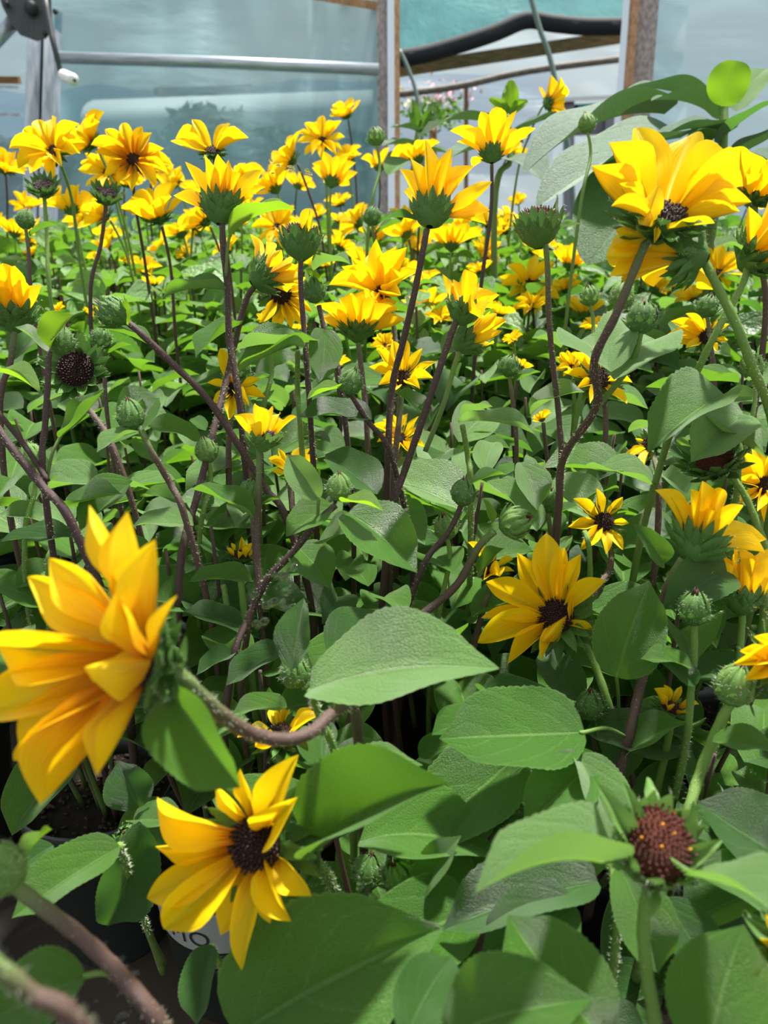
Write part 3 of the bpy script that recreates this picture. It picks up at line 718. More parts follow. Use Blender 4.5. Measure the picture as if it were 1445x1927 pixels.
# E: flower seen from behind, right
T = SF('sunflower seen from behind with big green bracts over a hanging leaf', [(1285, 1052, .47), (1262, 1092, .475), (1238, 1160, .48), (1205, 1290, .47), (1180, 1400, .46)], r=.0028)
c = P(1312, 1022, .475)
head(T, c, (.42, .78, -.30), R_=.050, disc=.0115, elev=.42, width=.36, cup=.5, ln=1.15, tips=[
    (1232, 922, {'w': .9, 'near': True}), (1262, 935, {'w': .8}), (1300, 920, {'w': 1.0}), (1322, 905, {'w': .8}), (1340, 960, {'w': 1.0, 'near': True, 'L': .8}), (1398, 950, {'w': 1.15, 'near': True, 'L': .95}), (1442, 1015, {'w': .8}), (1440, 1040, {'w': .7, 'near': True}), (1360, 920, {'near': False})])
lf(T, (1250, 1060, .46), (1190, 985, .45), (-.5, .6, .8), .4, m='leaf', kind='leaf', bend=.8)
lf(T, (1368, 1075, .485), (1245, 1148, .46), (.2, .8, 1), .55, m='leaf_dark', bend=.8)
# F: flower under it at the edge
T = SF('upright sunflower under the one seen from behind, bracts below its short petals', [(1398, 1140, .50), (1395, 1190, .50), (1385, 1280, .49), (1360, 1360, .47)], m='stem_green')
head(T, P(1397, 1122, .50), (.02, .95, .12), R_=.037, disc=.011, elev=.85, width=.42, n=11, cup=.4)
# G,H edges
T = SF('sunflower cut by the picture edge, petals reaching toward the broad upright leaf', [(1478, 1250, .40), (1500, 1330, .40)], m='stem_green')
head(T, P(1470, 1235, .395), (.1, .5, .85), R_=.035, elev=.2, tips=[(1378, 1250), (1392, 1225), (1418, 1198), (1448, 1140), (1400, 1280), (1450, 1310), (1530, 1180), (1540, 1260), (1500, 1320)])
T = SF('blurred sunflower cut by the picture edge beside the spent head', [(1500, 1800, .28), (1520, 1927, .28)], m='stem_green')
head(T, P(1495, 1800, .275), (-.3, .4, .85), R_=.023, elev=.2, tips=[(1408, 1842), (1428, 1766), (1450, 1880), (1440, 1720), (1540, 1750), (1530, 1870)])
T = SF('sunflower facing out with a small black centre, half cut by the picture edge', [(1440, 925, .57), (1430, 1000, .56), (1445, 1100, .54)], m='stem_green')
head(T, P(1440, 915, .565), (-.05, .3, .95), R_=.033, disc=.0075, elev=.2, width=.45)
# I: the big flower top right
T = SF('large bright sunflower with one petal folded over its dark centre, above the others', [(1222, 448, .43), (1205, 480, .43), (1160, 590, .44), (1118, 680, .46), (1122, 765, .49), (1060, 862, .53), (1050, 960, .55)], r=.0024, m='stem')
c = P(1245, 405, .425)
head(T, c, (.05, .80, .60), R_=.054, disc=.0135, elev=.35, width=.40, style='dark', cup=.5, tips=[
    (1113, 312, {'w': .5, 'dz': -.003, 'curl': -.9, 'tw': -.4}), (1146, 268, {'w': .95, 'dz': -.014}), (1196, 240, {'w': 1.1, 'dz': -.026, 'f': .3}), (1306, 250, {'w': 1.1, 'dz': -.026, 'f': .3}), (1381, 303, {'w': 1.0, 'dz': -.012}), (1398, 350, {'w': .95, 'dz': -.002}),
    (1414, 380, {'w': .75, 'dz': .008}), (1392, 398, {'w': .6, 'dz': .014}), (1345, 420, {'w': .5, 'dz': .018, 'b': (1255, 432, .012)}), (1150, 388, {'w': .75, 'dz': .014, 'b': (1218, 422, .011)}), (1165, 345, {'w': .6, 'dz': .006}),
    (1230, 458, {'w': .9, 'dz': .016, 'b': (1236, 430, .011), 'curl': -.6}), (1240, 347, {'w': 1.75, 'dz': .020, 'b': (1215, 425, .014), 'k': 'oval', 'curl': .3, 'f': -.6, 'n': (-.2, .1, 1)})])
bud(T, P(1208, 603, .47), (.05, 1, .1), .009, 'bract', tight=False)
mb = MB(); mb.tube(catmull(DP([(1206, 622, .47), (1190, 680, .475), (1150, 735, .485), (1122, 768, .49)]), 6), .0019, 7); part('branch', mb.mesh('branch', [M['stem_green']]), T)
lf(T, (1150, 700, .46), (1092, 640, .52), (-.1, 1, .5), .7, m='leaf_pale')
lf(T, (1155, 715, .46), (1235, 640, .52), (.2, 1, .5), .6, m='leaf_pale')
# J: behind it, seen from behind facing left
T = SF('sunflower seen from behind below the large bright one, petals fanned sideways', [(1318, 478, .45), (1345, 530, .45), (1385, 610, .45), (1415, 690, .46), (1450, 780, .48), (1460, 900, .52)], r=.0027, m='stem_green')
c = P(1290, 478, .45)
head(T, c, (-.75, .30, -.45), R_=.047, disc=.0115, elev=.30, width=.38, cup=.45, ln=1.1, tips=[(1158, 432, {'w': .9}), (1140, 482, {'w': 1.1}), (1146, 520, {'w': .9}), (1185, 535, {'w': .9}), (1230, 540, {'w': .8}), (1170, 455), (1350, 545, {'L': .7}), (1270, 420, {'L': .7})])
lf(T, (1345, 465, .45), (1395, 470, .455), (.1, 1, .8), .7, m='leaf_pale', bend=1.0)
bud(T, P(1170, 560, .6), (0, .9, .3), .01)
# K: edges top right
T = SF('curled young sunflower at the picture edge on a bent green stem', [(1405, 505, .50), (1395, 540, .50), (1340, 640, .50), (1290, 750, .52), (1250, 850, .54)], m='stem_green', r=.0022)
head(T, P(1422, 480, .50), (.5, .55, .5), R_=.035, disc=.011, elev=.8, width=.42, n=13, cup=.7)
T = SF('sunflower peeping from behind the large bright one at the picture edge', [(1420, 385, .62), (1425, 470, .62), (1440, 600, .64)])
head(T, P(1420, 365, .62), (.15, .75, .5), R_=.042, disc=.009, elev=.5, width=.42, n=13, pm='petal')
# L: upright seen from behind, centre top
T = SF('tall sunflower seen from behind with long upright petals above a purple stem', [(803, 432, .54), (795, 475, .54), (778, 560, .55), (758, 645, .56), (738, 730, .57), (730, 860, .57)], r=.0022, m='stem_dark')
c = P(812, 398, .54)
head(T, c, (.12, .86, -.22), R_=.047, disc=.0108, elev=.70, width=.34, pm='petal_blush', cup=.62, ln=1.05, tips=[
    (752, 318, {'w': 1.1, 'near': True}), (772, 298, {'w': .9}), (800, 262, {'w': .85, 'L': 1.05}), (850, 278, {'w': 1.1, 'L': 1.05}), (892, 312, {'w': .9}), (926, 342, {'w': 1.1}), (922, 395, {'w': .8, 'near': True}), (915, 422, {'w': .8, 'near': True, 'L': .9}), (760, 360, {'w': .8}), (830, 300, {'near': False}), (870, 330, {'near': True, 'L': .8})])
lf(T, (785, 415, .535), (718, 412, .53), (-.2, 1, .4), .3, kind='leaf', m='leaf_dark')
# M: upright seen from behind, left of centre
T = SF('sunflower seen from behind with red-based petals above a curved leaf', [(418, 418, .55), (420, 470, .55), (428, 540, .555), (432, 640, .56), (450, 750, .56), (460, 860, .57)], r=.0022, m='stem_dark')
c = P(416, 390, .55)
head(T, c, (.06, .92, -.10), R_=.045, disc=.0112, elev=.62, width=.36, pm='petal_flame', cup=.62, tips=[
    (348, 304, {'w': .9}), (384, 290, {'w': 1.1}), (410, 290, {'w': 1.1}), (326, 368, {'w': .7, 'near': True}), (452, 325, {'w': 1.0}), (492, 320, {'w': 1.0}), (500, 352, {'w': .8, 'near': True}), (360, 330, {'w': .8}), (430, 300, {'w': 1.0, 'near': False}), (470, 372, {'w': .8, 'near': True, 'L': .8})])
lf(T, (432, 445, .545), (556, 395, .54), (-.3, 1, .3), .36, m='leaf_young', bend=.9, pet=(425, 520, .55))
lf(T, (428, 548, .555), (305, 562, .56), (0, 1, .4), .32, m='leaf', bend=.7)
# N: double flower, centre left
T = SF('sunflower cluster of two heads on one stem, the upper turned away', [(483, 535, .60), (465, 560, .60), (448, 620, .60), (432, 690, .59), (405, 800, .57), (372, 930, .55), (340, 1060, .53)], r=.0023, m='stem_dark')
head(T, P(497, 520, .60), (.72, .45, -.25), R_=.042, disc=.0105, elev=.5, width=.36, pm='petal_flame', cup=.6, tips=[(470, 440), (500, 455), (530, 470), (548, 495), (568, 520), (562, 535), (540, 550), (480, 462)])
T2 = T
head(T2, P(528, 552, .66), (.25, -.12, 1), R_=.036, disc=.0095, elev=.1, width=.42, arcs=((0, 60), (200, 360)))
lf(T, (455, 610, .60), (368, 672, .57), (-.3, 1, .6), .5, m='leaf')
# O: big face centre
T = SF('wide open sunflower with overlapping petals among the middle blooms', [(735, 575, .72), (745, 650, .72), (750, 760, .70)])
head(T, P(716, 550, .70), (-.30, .45, .85), R_=.045, disc=.007, elev=.45, width=.45, n=14, pm='petal')
T = SF('upright sunflower with open ring of petals below the wide open one', [(672, 630, .68), (678, 680, .68), (690, 800, .66)])
head(T, P(672, 618, .68), (0, .93, .1), R_=.043, disc=.011, elev=.38, width=.42, n=16)
T = SF('sunflower with black centre opening upward beneath the purple stem', [(757, 720, .61), (750, 800, .61), (740, 900, .59)])
head(T, P(756, 712, .60), (-.02, .38, .9), R_=.030, disc=.0075, elev=.35, width=.42, tips=[(694, 690), (708, 655), (740, 642), (766, 640), (795, 655), (822, 680), (815, 712), (790, 732), (735, 735), (712, 725)])
# P: pair
T = SF('young sunflower with bunched petals, the higher of a joined pair', [(858, 605, .52), (845, 640, .52), (825, 700, .52), (795, 790, .53), (760, 890, .54), (740, 960, .54)], r=.0022, m='stem_dark')
head(T, P(873, 582, .52), (.22, .88, .25), R_=.036, disc=.0095, elev=.7, width=.40, n=14, cup=.85, tips=[(832, 515), (852, 525), (878, 508), (898, 535), (940, 555), (925, 580), (905, 600), (850, 540), (912, 545)])
head(T, P(880, 640, .54), (.75, .60, .10), R_=.036, disc=.0095, elev=.65, width=.34, n=12, cup=.9, tips=[(935, 590), (952, 602), (945, 622), (930, 645), (915, 600), (905, 590)])
mb = MB(); mb.tube(catmull(DP([(868, 655, .54), (855, 690, .54), (835, 760, .54), (800, 850, .545)]), 6), .0019, 7); part('branch', mb.mesh('branch', [M['stem_green']]), T)
# Q small upward flower
T = SF('small half-open sunflower on a thin straight hairy stem', [(488, 842, .50), (487, 900, .50), (485, 980, .50), (484, 1060, .50), (486, 1110, .50), (465, 1190, .50)], r=.0019, m='stem')
head(T, P(495, 822, .495), (.05, .96, .12), R_=.024, disc=.0085, elev=.35, width=.5, cup=.95, calm='bract_light', ln=.8, tips=[(440, 782), (462, 778), (482, 762), (505, 772), (528, 778), (558, 784), (540, 795), (470, 800)], pm='petal_blush')
lf(T, (478, 975, .49), (358, 920, .50), (0, 1, .4), .36, m='leaf', bend=.5)
# R small
T = SF('small sunflower with orange centre between crossing purple stems', [(755, 840, .68), (750, 900, .66)])
head(T, P(752, 826, .67), (-.1, .5, .85), R_=.026, disc=.006, elev=.35, n=11)
T = SF('small yellow sunflower half hidden behind the curling purple stem', [(520, 1400, .43), (530, 1440, .43), (545, 1500, .43)], m='stem_green')
head(T, P(525, 1382, .43), (-.15, .85, .3), R_=.028, disc=.008, elev=.35, width=.42, tips=[(446, 1388), (475, 1362), (512, 1332), (545, 1340), (590, 1330), (605, 1345), (585, 1390), (480, 1405), (530, 1345)])
bud(T, P(556, 1268, .44), (-.15, .9, .3), .0092, 'bract')
lf(T, (540, 1330, .43), (435, 1345, .43), (0, 1, .6), .5, m='leaf', prot=False)
T = SF('half hidden yellow sunflower behind budded green bracts', [(925, 1100, .57), (900, 1180, .56)])
head(T, P(922, 1072, .56), (.3, .6, .6), R_=.026, disc=.007, elev=.4, tips=[(880, 1020), (900, 1012), (930, 1030), (965, 1052), (968, 1075), (940, 1085), (910, 1090)])
# spent heads
T = SF('close spent sunflower head of dark maroon seeds with spread bracts', [(1222, 1660, .292), (1210, 1740, .29), (1218, 1840, .285), (1232, 1960, .28)], r=.0024, m='stem_green')
head(T, P(1232, 1592, .29), (.12, .62, .75), R_=.02, disc=.0135, style='red', tips=[(1200, 1530, {'w': 1.3, 'L': 1.0}), (1228, 1522, {'w': 1.5})], pm='petal_blush', width=.5, cup=.75, calm='bract_light', ln=.8)
for a, b, w in (((1180, 1570, .287), (1120, 1470, .285), .3), ((1200, 1545, .29), (1172, 1470, .29), .3), ((1225, 1520, .30), (1218, 1462, .31), .4), ((1290, 1570, .288), (1305, 1505, .285), .35), ((1285, 1620, .285), (1360, 1580, .28), .4), ((1200, 1645, .285), (1120, 1600, .28), .3), ((1222, 1670, .285), (1225, 1728, .275), .5), ((1250, 1650, .283), (1290, 1665, .28), .6)):
    lf(T, a, b, (.1, .5, 1), w*1.3, kind='bract', m='bract_light', hero=False)
lf(T, (1165, 1640, .285), (893, 1682, .255), (-.1, 1, .25), .30, m='leaf_pale', bend=1.0, fold=.5)
lf(T, (1290, 1648, .28), (1475, 1728, .235), (.2, 1, .6), .62, m='leaf_pale', bend=.4)
T = SF('spent sunflower cup with upright green bracts over a dark seed head, tall straight stem', [(1025, 450, .50), (1030, 500, .50), (1033, 600, .51), (1042, 700, .52), (1052, 790, .53), (1055, 900, .54)], r=.0018)
head(T, P(1012, 425, .50), (-.05, .95, .12), R_=.01, disc=.0125, style='red', tips=[], cup=.62, ln=.72)
lf(T, (1035, 415, .50), (1048, 365, .50), (.5, 0, 1), .3, kind='bract', m='bract', hero=False)
lf(T, (1045, 435, .50), (1095, 422, .50), (0, 1, .6), .3, kind='bract', m='bract_light', hero=False)
T = SF('spent sunflower cup keeping one upright yellow petal over maroon seeds', [(566, 480, .55), (566, 540, .55), (572, 620, .55), (578, 700, .55), (585, 800, .56)], r=.0018, m='stem_dark')
head(T, P(566, 452, .55), (0, .97, .08), R_=.026, disc=.0125, style='red', tips=[(582, 393, {'w': 1.0, 'near': True}), (590, 400, {'w': .8})], cup=.62, ln=.72, pm='petal_blush')
T = SF('spent sunflower with a bare dark brown seed disc facing down', [(122, 680, .60), (100, 668, .60), (160, 760, .60), (220, 860, .58)], r=.002)
head(T, P(143, 695, .58), (.10, .12, 1), R_=.01, disc=.0135, style='dark', tips=[], cup=.25)
T = SF('spent sunflower with spiky green bracts over a small maroon centre, bent pale stem', [(1368, 885, .52), (1400, 930, .52), (1425, 990, .52), (1440, 1060, .52)], m='stem_green', r=.0022)
head(T, P(1345, 868, .52), (-.45, .72, .45), R_=.01, disc=.0120, style='red', tips=[], cup=.2, ln=1.15)
T = SF('small dark spent seed head standing before the steel post', [(83, 365, .85), (88, 440, .85), (95, 560, .85)], m='stem_green')
head(T, P(82, 352, .85), (.0, .6, .75), R_=.01, disc=.0110, style='dark', tips=[], cup=.3)
T = SF('small dark spent seed head under the facing blooms', [(200, 378, .88), (190, 460, .88), (170, 560, .88)], m='stem_dark')
head(T, P(200, 366, .88), (.3, .6, .6), R_=.01, disc=.0115, style='dark', tips=[], cup=.4)
T = SF('withered flower with brown curled petals low among the leaves', [(450, 1060, .54), (455, 1110, .53)], m='stem_green', hairs=False)
head(T, P(455, 1045, .54), (.2, .8, .4), R_=.013, disc=.006, n=7, elev=.7, pm='petal_blush', cup=.3, hero=False)
T = SF('small flower with torn orange petals beside the hairy green stems', [(1262, 1345, .46), (1255, 1400, .46)], m='stem_green', hairs=False)
head(T, P(1262, 1332, .46), (.2, .8, .4), R_=.016, disc=.006, n=6, elev=.5, pm='petal_flame', cup=.3, hero=False)
# flowers on the left side
T = SF('upright sunflower cut by the picture edge, one petal tinged orange', [(30, 600, .57), (20, 680, .57), (0, 780, .57)])
head(T, P(25, 590, .57), (0, .9, .15), R_=.036, disc=.0125, elev=.5, width=.42, pm='petal_blush', tips=[(-20, 520), (5, 495), (28, 500), (48, 530), (78, 535), (72, 570), (-10, 540)])
T = SF('sunflower with orange-based petals partly hidden behind two purple stems', [(440, 760, .62), (430, 850, .60)])
head(T, P(438, 732, .60), (.1, .3, 1), R_=.032, disc=.006, elev=.3, tips=[(415, 655), (440, 670), (390, 720), (400, 760), (490, 712), (500, 748), (470, 765), (430, 790)])
T = SF('small yellow sunflower low between the leaves, petals reaching sideways', [(545, 895, .60), (550, 960, .58)])
head(T, P(548, 885, .59), (0, .7, .5), R_=.022, disc=.005, elev=.3, n=9)
T = SF('yellow sunflower mostly covered by leaves beneath the tall green stems', [(1130, 740, .68), (1140, 800, .66)])
head(T, P(1128, 712, .66), (-.2, .3, .9), R_=.036, disc=.010, elev=.25, tips=[(1060, 700), (1075, 665), (1100, 650), (1085, 730), (1110, 760), (1180, 760), (1190, 720), (1140, 660)])
T = SF('half open orange-yellow flower folded downward between stems', [(1225, 845, .60), (1240, 930, .58)])
head(T, P(1222, 835, .60), (-.6, .2, .4), R_=.022, disc=.006, elev=.6, tips=[(1170, 870), (1185, 855), (1195, 825), (1210, 880)], pm='petal_blush')
T = SF('sunflower facing out with a dark centre behind two leaning green stems', [(1335, 650, .70), (1340, 720, .70)])
head(T, P(1330, 633, .70), (-.25, .15, .95), R_=.034, disc=.0075, elev=.25, width=.45, tips=[(1255, 630), (1262, 605), (1290, 590), (1352, 590), (1372, 610), (1370, 640), (1350, 662), (1290, 655), (1270, 645), (1325, 595)])

# ------------------------------------------------------------------ budded stems
T = SF('plump green bud on a long slanting purple stem', [(232, 600, .52), (262, 625, .52), (320, 680, .53), (390, 750, .54), (450, 840, .55), (500, 920, .56), (540, 980, .56)], 'budded_stem', r=.0023, m='stem_dark', cat='sunflower bud')
bud(T, P(214, 590, .515), (-.75, .55, .3), .0100, 'bract', tight=False)
lf(T, (232, 612, .52), (238, 562, .51), (.3, .2, 1), .5, m='leaf_young', hero=False)
lf(T, (285, 652, .53), (185, 618, .53), (-.1, 1, .3), .38, m='leaf', bend=.5)
T = SF('green bud wrapped by an upright folded lime leaf beside purple twigs', [(92, 662, .50), (90, 720, .50), (85, 800, .50), (82, 900, .50)], 'budded_stem', r=.0020, m='stem_dark', cat='sunflower bud')
bud(T, P(118, 645, .50), (.15, .95, .2), .0082, 'bract')
lf(T, (95, 655, .495), (138, 592, .49), (-.3, .3, 1), .8, m='leaf_young', bend=.3, fold=.7)
lf(T, (92, 665, .50), (28, 615, .50), (-.3, 1, .4), .4, m='leaf_pale')
lf(T, (112, 825, .50), (198, 730, .49), (-.5, .7, .7), .38, m='leaf', bend=-.3, pet=(88, 905, .50))
lf(T, (-5, 700, .52), (78, 742, .50), (0, 1, .35), .3, m='leaf_young', hero=True)
T = SF('long purple twigs leaning from the picture edge without a flower', [(-30, 770, .49), (20, 840, .49), (80, 915, .49), (140, 995, .49)], 'bare_stem', r=.0026, m='stem_dark', cat='sunflower stem')
mb = MB(); mb.tube(catmull(DP([(-30, 745, .50), (40, 830, .50), (90, 905, .495)]), 6), .0018, 7); part('branch', mb.mesh('branch', [M['stem_dark']]), T)
T = SF('ribbed green bud with a leaf on each side, dark stem below', [(262, 802, .50), (285, 850, .50), (320, 910, .51), (350, 980, .51)], 'budded_stem', r=.0021, m='stem', cat='sunflower bud')
bud(T, P(246, 785, .50), (-.1, .96, .25), .0092, 'bract')
lf(T, (262, 812, .50), (182, 852, .48), (-.1, 1, .6), .5, m='leaf_pale')
lf(T, (375, 828, .55), (272, 800, .53), (0, .8, .9), .55, m='leaf', bend=.2)
lf(T, (255, 812, .50), (300, 748, .51), (.4, .5, .8), .5, m='leaf')
T = SF('pale green bud above crossing leaves on a slanting hairy stem', [(632, 950, .48), (600, 980, .48), (550, 1040, .485), (500, 1095, .49), (470, 1160, .50), (440, 1240, .49)], 'budded_stem', r=.0022, m='stem_dark', cat='sunflower bud')
bud(T, P(637, 920, .475), (.05, .95, .3), .0080, 'bract_light')
lf(T, (600, 940, .475), (540, 855, .48), (-.4, .7, .7), .55, m='leaf_pale', bend=.4, pet=(598, 980, .48))
lf(T, (640, 945, .47), (722, 962, .455), (0, 1, .5), .4, m='leaf_young', bend=.5)
lf(T, (655, 965, .475), (785, 1078, .45), (-.2, .7, .9), .60, m='leaf', bend=.6)
lf(T, (625, 950, .485), (538, 1010, .475), (-.3, .6, .9), .7, m='leaf', bend=.4)
lf(T, (710, 930, .52), (612, 855, .54), (.1, .8, .8), .66, m='leaf_dark')
lf(T, (600, 1020, .49), (690, 1000, .47), (.1, .9, .8), .75, m='leaf')
lf(T, (560, 1030, .50), (620, 1108, .48), (0, .7, .9), .72, m='leaf')
T = SF('pointed green bud with purple tip near a shady gap', [(868, 950, .52), (845, 1000, .52), (790, 1080, .52)], 'budded_stem', m='stem_dark', cat='sunflower bud', r=.0018)
bud(T, P(872, 930, .515), (.05, .97, .2), .0088, 'bract', tight=True)
lf(T, (885, 912, .52), (955, 892, .52), (0, 1, .4), .45, m='leaf')
T = SF('open striped bud leaning right beside a bright young leaf', [(930, 1000, .50), (900, 1030, .505), (860, 1100, .51), (790, 1160, .51), (720, 1215, .50)], 'budded_stem', r=.0025, m='stem', cat='sunflower bud')
bud(T, P(965, 985, .50), (.85, .35, .35), .0100, 'bract_light', tight=False)
lf(T, (925, 985, .50), (908, 938, .50), (.5, .3, .9), .4, m='leaf_young', hero=False)
lf(T, (905, 1085, .52), (948, 1032, .50), (-.4, .7, .7), .5, m='leaf')
T = SF('opened bud cup of stiff green bracts on a straight hairy stem', [(1306, 1175, .45), (1306, 1230, .45), (1300, 1300, .45), (1290, 1400, .45)], 'budded_stem', r=.0021, m='stem_green', cat='sunflower bud')
bud(T, P(1306, 1150, .45), (.02, .98, .15), .0095, 'bract', tight=False)
lf(T, (1300, 1255, .44), (1205, 1240, .44), (0, 1, .6), .55, m='leaf')
lf(T, (1310, 1290, .44), (1228, 1226, .45), (-.2, .8, .8), .5, m='leaf_dark')
lf(T, (1180, 1420, .46), (1290, 1362, .44), (0, 1, .6), .6, m='leaf', prot=True)
T = SF('round ribbed bud on a thick pale hairy stem near the picture edge', [(1376, 1320, .40), (1350, 1370, .40), (1315, 1460, .40), (1285, 1560, .39)], 'budded_stem', r=.0026, m='stem_green', cat='sunflower bud')
bud(T, P(1382, 1295, .40), (.15, .93, .3), .0105, 'bract_light')
lf(T, (1340, 1395, .39), (1470, 1420, .38), (0, 1, .7), .5, m='leaf')
lf(T, (1400, 1310, .40), (1470, 1260, .41), (.2, .8, .8), .7, m='leaf_dark')
T = SF('small pale bud low beside an upturned leaf', [(768, 1675, .38), (785, 1740, .38), (800, 1800, .37)], 'budded_stem', r=.0016, m='stem_green', cat='sunflower bud')
bud(T, P(750, 1652, .38), (-.3, .9, .3), .0080, 'bract_light', tight=False)
lf(T, (788, 1690, .37), (868, 1572, .37), (-.5, .6, .8), .45, m='leaf')
T = SF('dark green bud among leaves beside the pot of bare soil', [(244, 1600, .45), (250, 1650, .45)], 'budded_stem', r=.0016, m='stem_green', cat='sunflower bud')
bud(T, P(244, 1582, .45), (-.1, .7, .6), .0080, 'bract', tight=False)
lf(T, (250, 1545, .44), (350, 1560, .42), (.1, 1, .6), .5, m='leaf')
T = SF('large blurred bud at the picture edge on a thick mottled stem', [(25, 1665, .275), (70, 1700, .275), (160, 1770, .275), (230, 1840, .275), (310, 1940, .275)], 'budded_stem', r=.0027, m='stem', cat='sunflower bud')
bud(T, P(2, 1640, .275), (-.5, .8, .3), .0095, 'bract_light')
lf(T, (162, 1836, .275), (-40, 1930, .27), (0, 1, .8), .72, m='leaf', pet=(245, 1858, .275))
lf(T, (40, 1625, .28), (98, 1560, .30), (-.3, .5, .8), .3, m='leaf_young', hero=False)
T = SF('very close blurred hairy stem crossing the lower corner', [(-40, 1790, .16), (60, 1870, .165), (170, 1960, .17)], 'bare_stem', r=.0019, m='stem', cat='sunflower stem')
T = SF('small bud on a slanting twig beside curled leaf', [(600, 575, .58), (615, 640, .58), (640, 720, .57)], 'budded_stem', r=.0018, m='stem_dark', cat='sunflower bud')
bud(T, P(590, 548, .575), (-.2, .95, .2), .0095, 'bract')
lf(T, (600, 560, .575), (574, 505, .57), (.5, 0, 1), .55, m='leaf_young')
T = SF('green bud with folded leaf behind the purple stem of the tall bloom', [(655, 735, .54), (690, 790, .55), (740, 870, .56)], 'budded_stem', r=.0018, m='stem_dark', cat='sunflower bud')
bud(T, P(660, 722, .535), (.3, .8, .3), .0085, 'bract')
lf(T, (645, 730, .535), (578, 752, .525), (-.2, 1, .5), .5, m='leaf_young')
for i, (x, y, d, lab) in enumerate([(470, 930, .53, 'green bud close behind the thin straight hairy stem'), (505, 645, .60, 'green bud under the cluster of two sunflower heads'), (1030, 945, .58, 'spiky green bud behind the row of flat leaves'),
        (1105, 235, .85, 'tiny round green bud standing against the broad grey leaf'), (958, 692, .66, 'green bud above the pale rounded leaf'), (1415, 690, .62, 'ribbed green bud tucked behind the leaning green stem'),
        (48, 415, .72, 'tight green bud with a curled leaf before the yellow crowd'), (708, 260, .95, 'tiny green bud beside the wooden door post'), (190, 640, .66, 'green bud beside the bare dark seed disc'), (390, 850, .56, 'green bud tucked under the crossing stems'),
        (1330, 580, .66, 'pale green bud below the sunflower seen from behind'), (840, 995, .56, 'closed spiky bud in the shade below the pointed one'), (690, 1640, .42, 'dark hidden bud under the folded leaf'), (1110, 560, .72, 'small green bud behind the tall green stem'),
        (700, 410, .9, 'tiny bud among the far yellow crowd'), (60, 860, .56, 'small bud behind the slanting purple twigs'), (450, 700, .64, 'small bud behind the dark stems')]):
    T = SF(lab, [(x, y + 12, d), (x + 6, y + 60, d), (x + 14*(-1)**i, y + 160, d)], 'budded_stem', r=.0017, m='stem_green' if i % 2 else 'stem', cat='sunflower bud', hairs=d < .7)
    bud(T, P(x, y, d), (.25*(-1)**i, .95, .2), .0088 if d < .8 else .0100, 'bract_light' if i % 2 else 'bract', tight=i % 3 == 0)
    if i % 2 == 0: lf(T, (x+8, y + 30, d), (x + 60*(-1)**i, y + 8, d), (0, 1, .4), .45, m='leaf', hero=False)
# ------------------------------------------------------------------ leafy stems carrying the large leaves
def LS(label, base, leaves, group=None):
    T = SF(label, base, 'leafy_stem', r=.0019, m='stem_green', cat='leafy stem', group=group)
    for b, t, n, ra, m, be in leaves: lf(T, b, t, n, ra, m=m, bend=be, fold=R.uniform(.25, .5))
    return T
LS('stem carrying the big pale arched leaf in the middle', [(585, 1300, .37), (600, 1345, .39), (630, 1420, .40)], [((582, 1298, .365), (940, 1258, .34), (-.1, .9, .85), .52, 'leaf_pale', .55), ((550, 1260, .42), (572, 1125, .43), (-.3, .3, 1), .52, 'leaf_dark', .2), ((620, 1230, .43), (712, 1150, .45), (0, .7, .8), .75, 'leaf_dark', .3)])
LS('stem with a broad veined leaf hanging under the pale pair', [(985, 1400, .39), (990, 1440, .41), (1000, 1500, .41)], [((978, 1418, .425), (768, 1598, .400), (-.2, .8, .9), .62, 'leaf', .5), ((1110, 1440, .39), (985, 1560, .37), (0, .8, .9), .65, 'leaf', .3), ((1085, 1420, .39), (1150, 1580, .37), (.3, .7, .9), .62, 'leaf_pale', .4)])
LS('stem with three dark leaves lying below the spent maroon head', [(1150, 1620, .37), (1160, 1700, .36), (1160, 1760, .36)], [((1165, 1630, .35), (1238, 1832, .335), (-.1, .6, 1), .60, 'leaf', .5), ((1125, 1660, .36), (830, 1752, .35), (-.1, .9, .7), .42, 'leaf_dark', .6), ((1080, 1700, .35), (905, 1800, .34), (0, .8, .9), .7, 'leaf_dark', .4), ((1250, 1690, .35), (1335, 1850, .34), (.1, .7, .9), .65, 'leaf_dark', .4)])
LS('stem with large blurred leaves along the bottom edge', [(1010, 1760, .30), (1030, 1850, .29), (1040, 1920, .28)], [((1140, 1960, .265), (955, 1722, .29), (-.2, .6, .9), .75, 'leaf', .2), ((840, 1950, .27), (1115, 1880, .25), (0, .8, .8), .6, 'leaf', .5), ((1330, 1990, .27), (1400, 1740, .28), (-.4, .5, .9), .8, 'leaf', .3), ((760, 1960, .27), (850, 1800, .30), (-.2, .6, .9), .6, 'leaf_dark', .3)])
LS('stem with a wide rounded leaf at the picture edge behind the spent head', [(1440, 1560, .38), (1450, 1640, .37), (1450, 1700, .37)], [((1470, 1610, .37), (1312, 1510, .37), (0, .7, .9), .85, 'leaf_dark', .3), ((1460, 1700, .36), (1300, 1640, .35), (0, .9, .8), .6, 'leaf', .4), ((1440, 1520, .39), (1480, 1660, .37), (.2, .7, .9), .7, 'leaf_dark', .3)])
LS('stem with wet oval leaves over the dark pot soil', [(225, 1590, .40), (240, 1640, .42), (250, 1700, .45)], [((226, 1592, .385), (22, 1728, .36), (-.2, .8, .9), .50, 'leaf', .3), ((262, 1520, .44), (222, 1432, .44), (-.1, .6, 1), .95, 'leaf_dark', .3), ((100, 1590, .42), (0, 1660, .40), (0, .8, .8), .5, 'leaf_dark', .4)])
LS('stem with a glossy wet leaf hanging in front of the labelled pot', [(398, 1780, .42), (420, 1830, .43), (440, 1880, .43)], [((398, 1778, .40), (370, 1930, .38), (-.3, .4, 1), .55, 'leaf_dark', .3)])
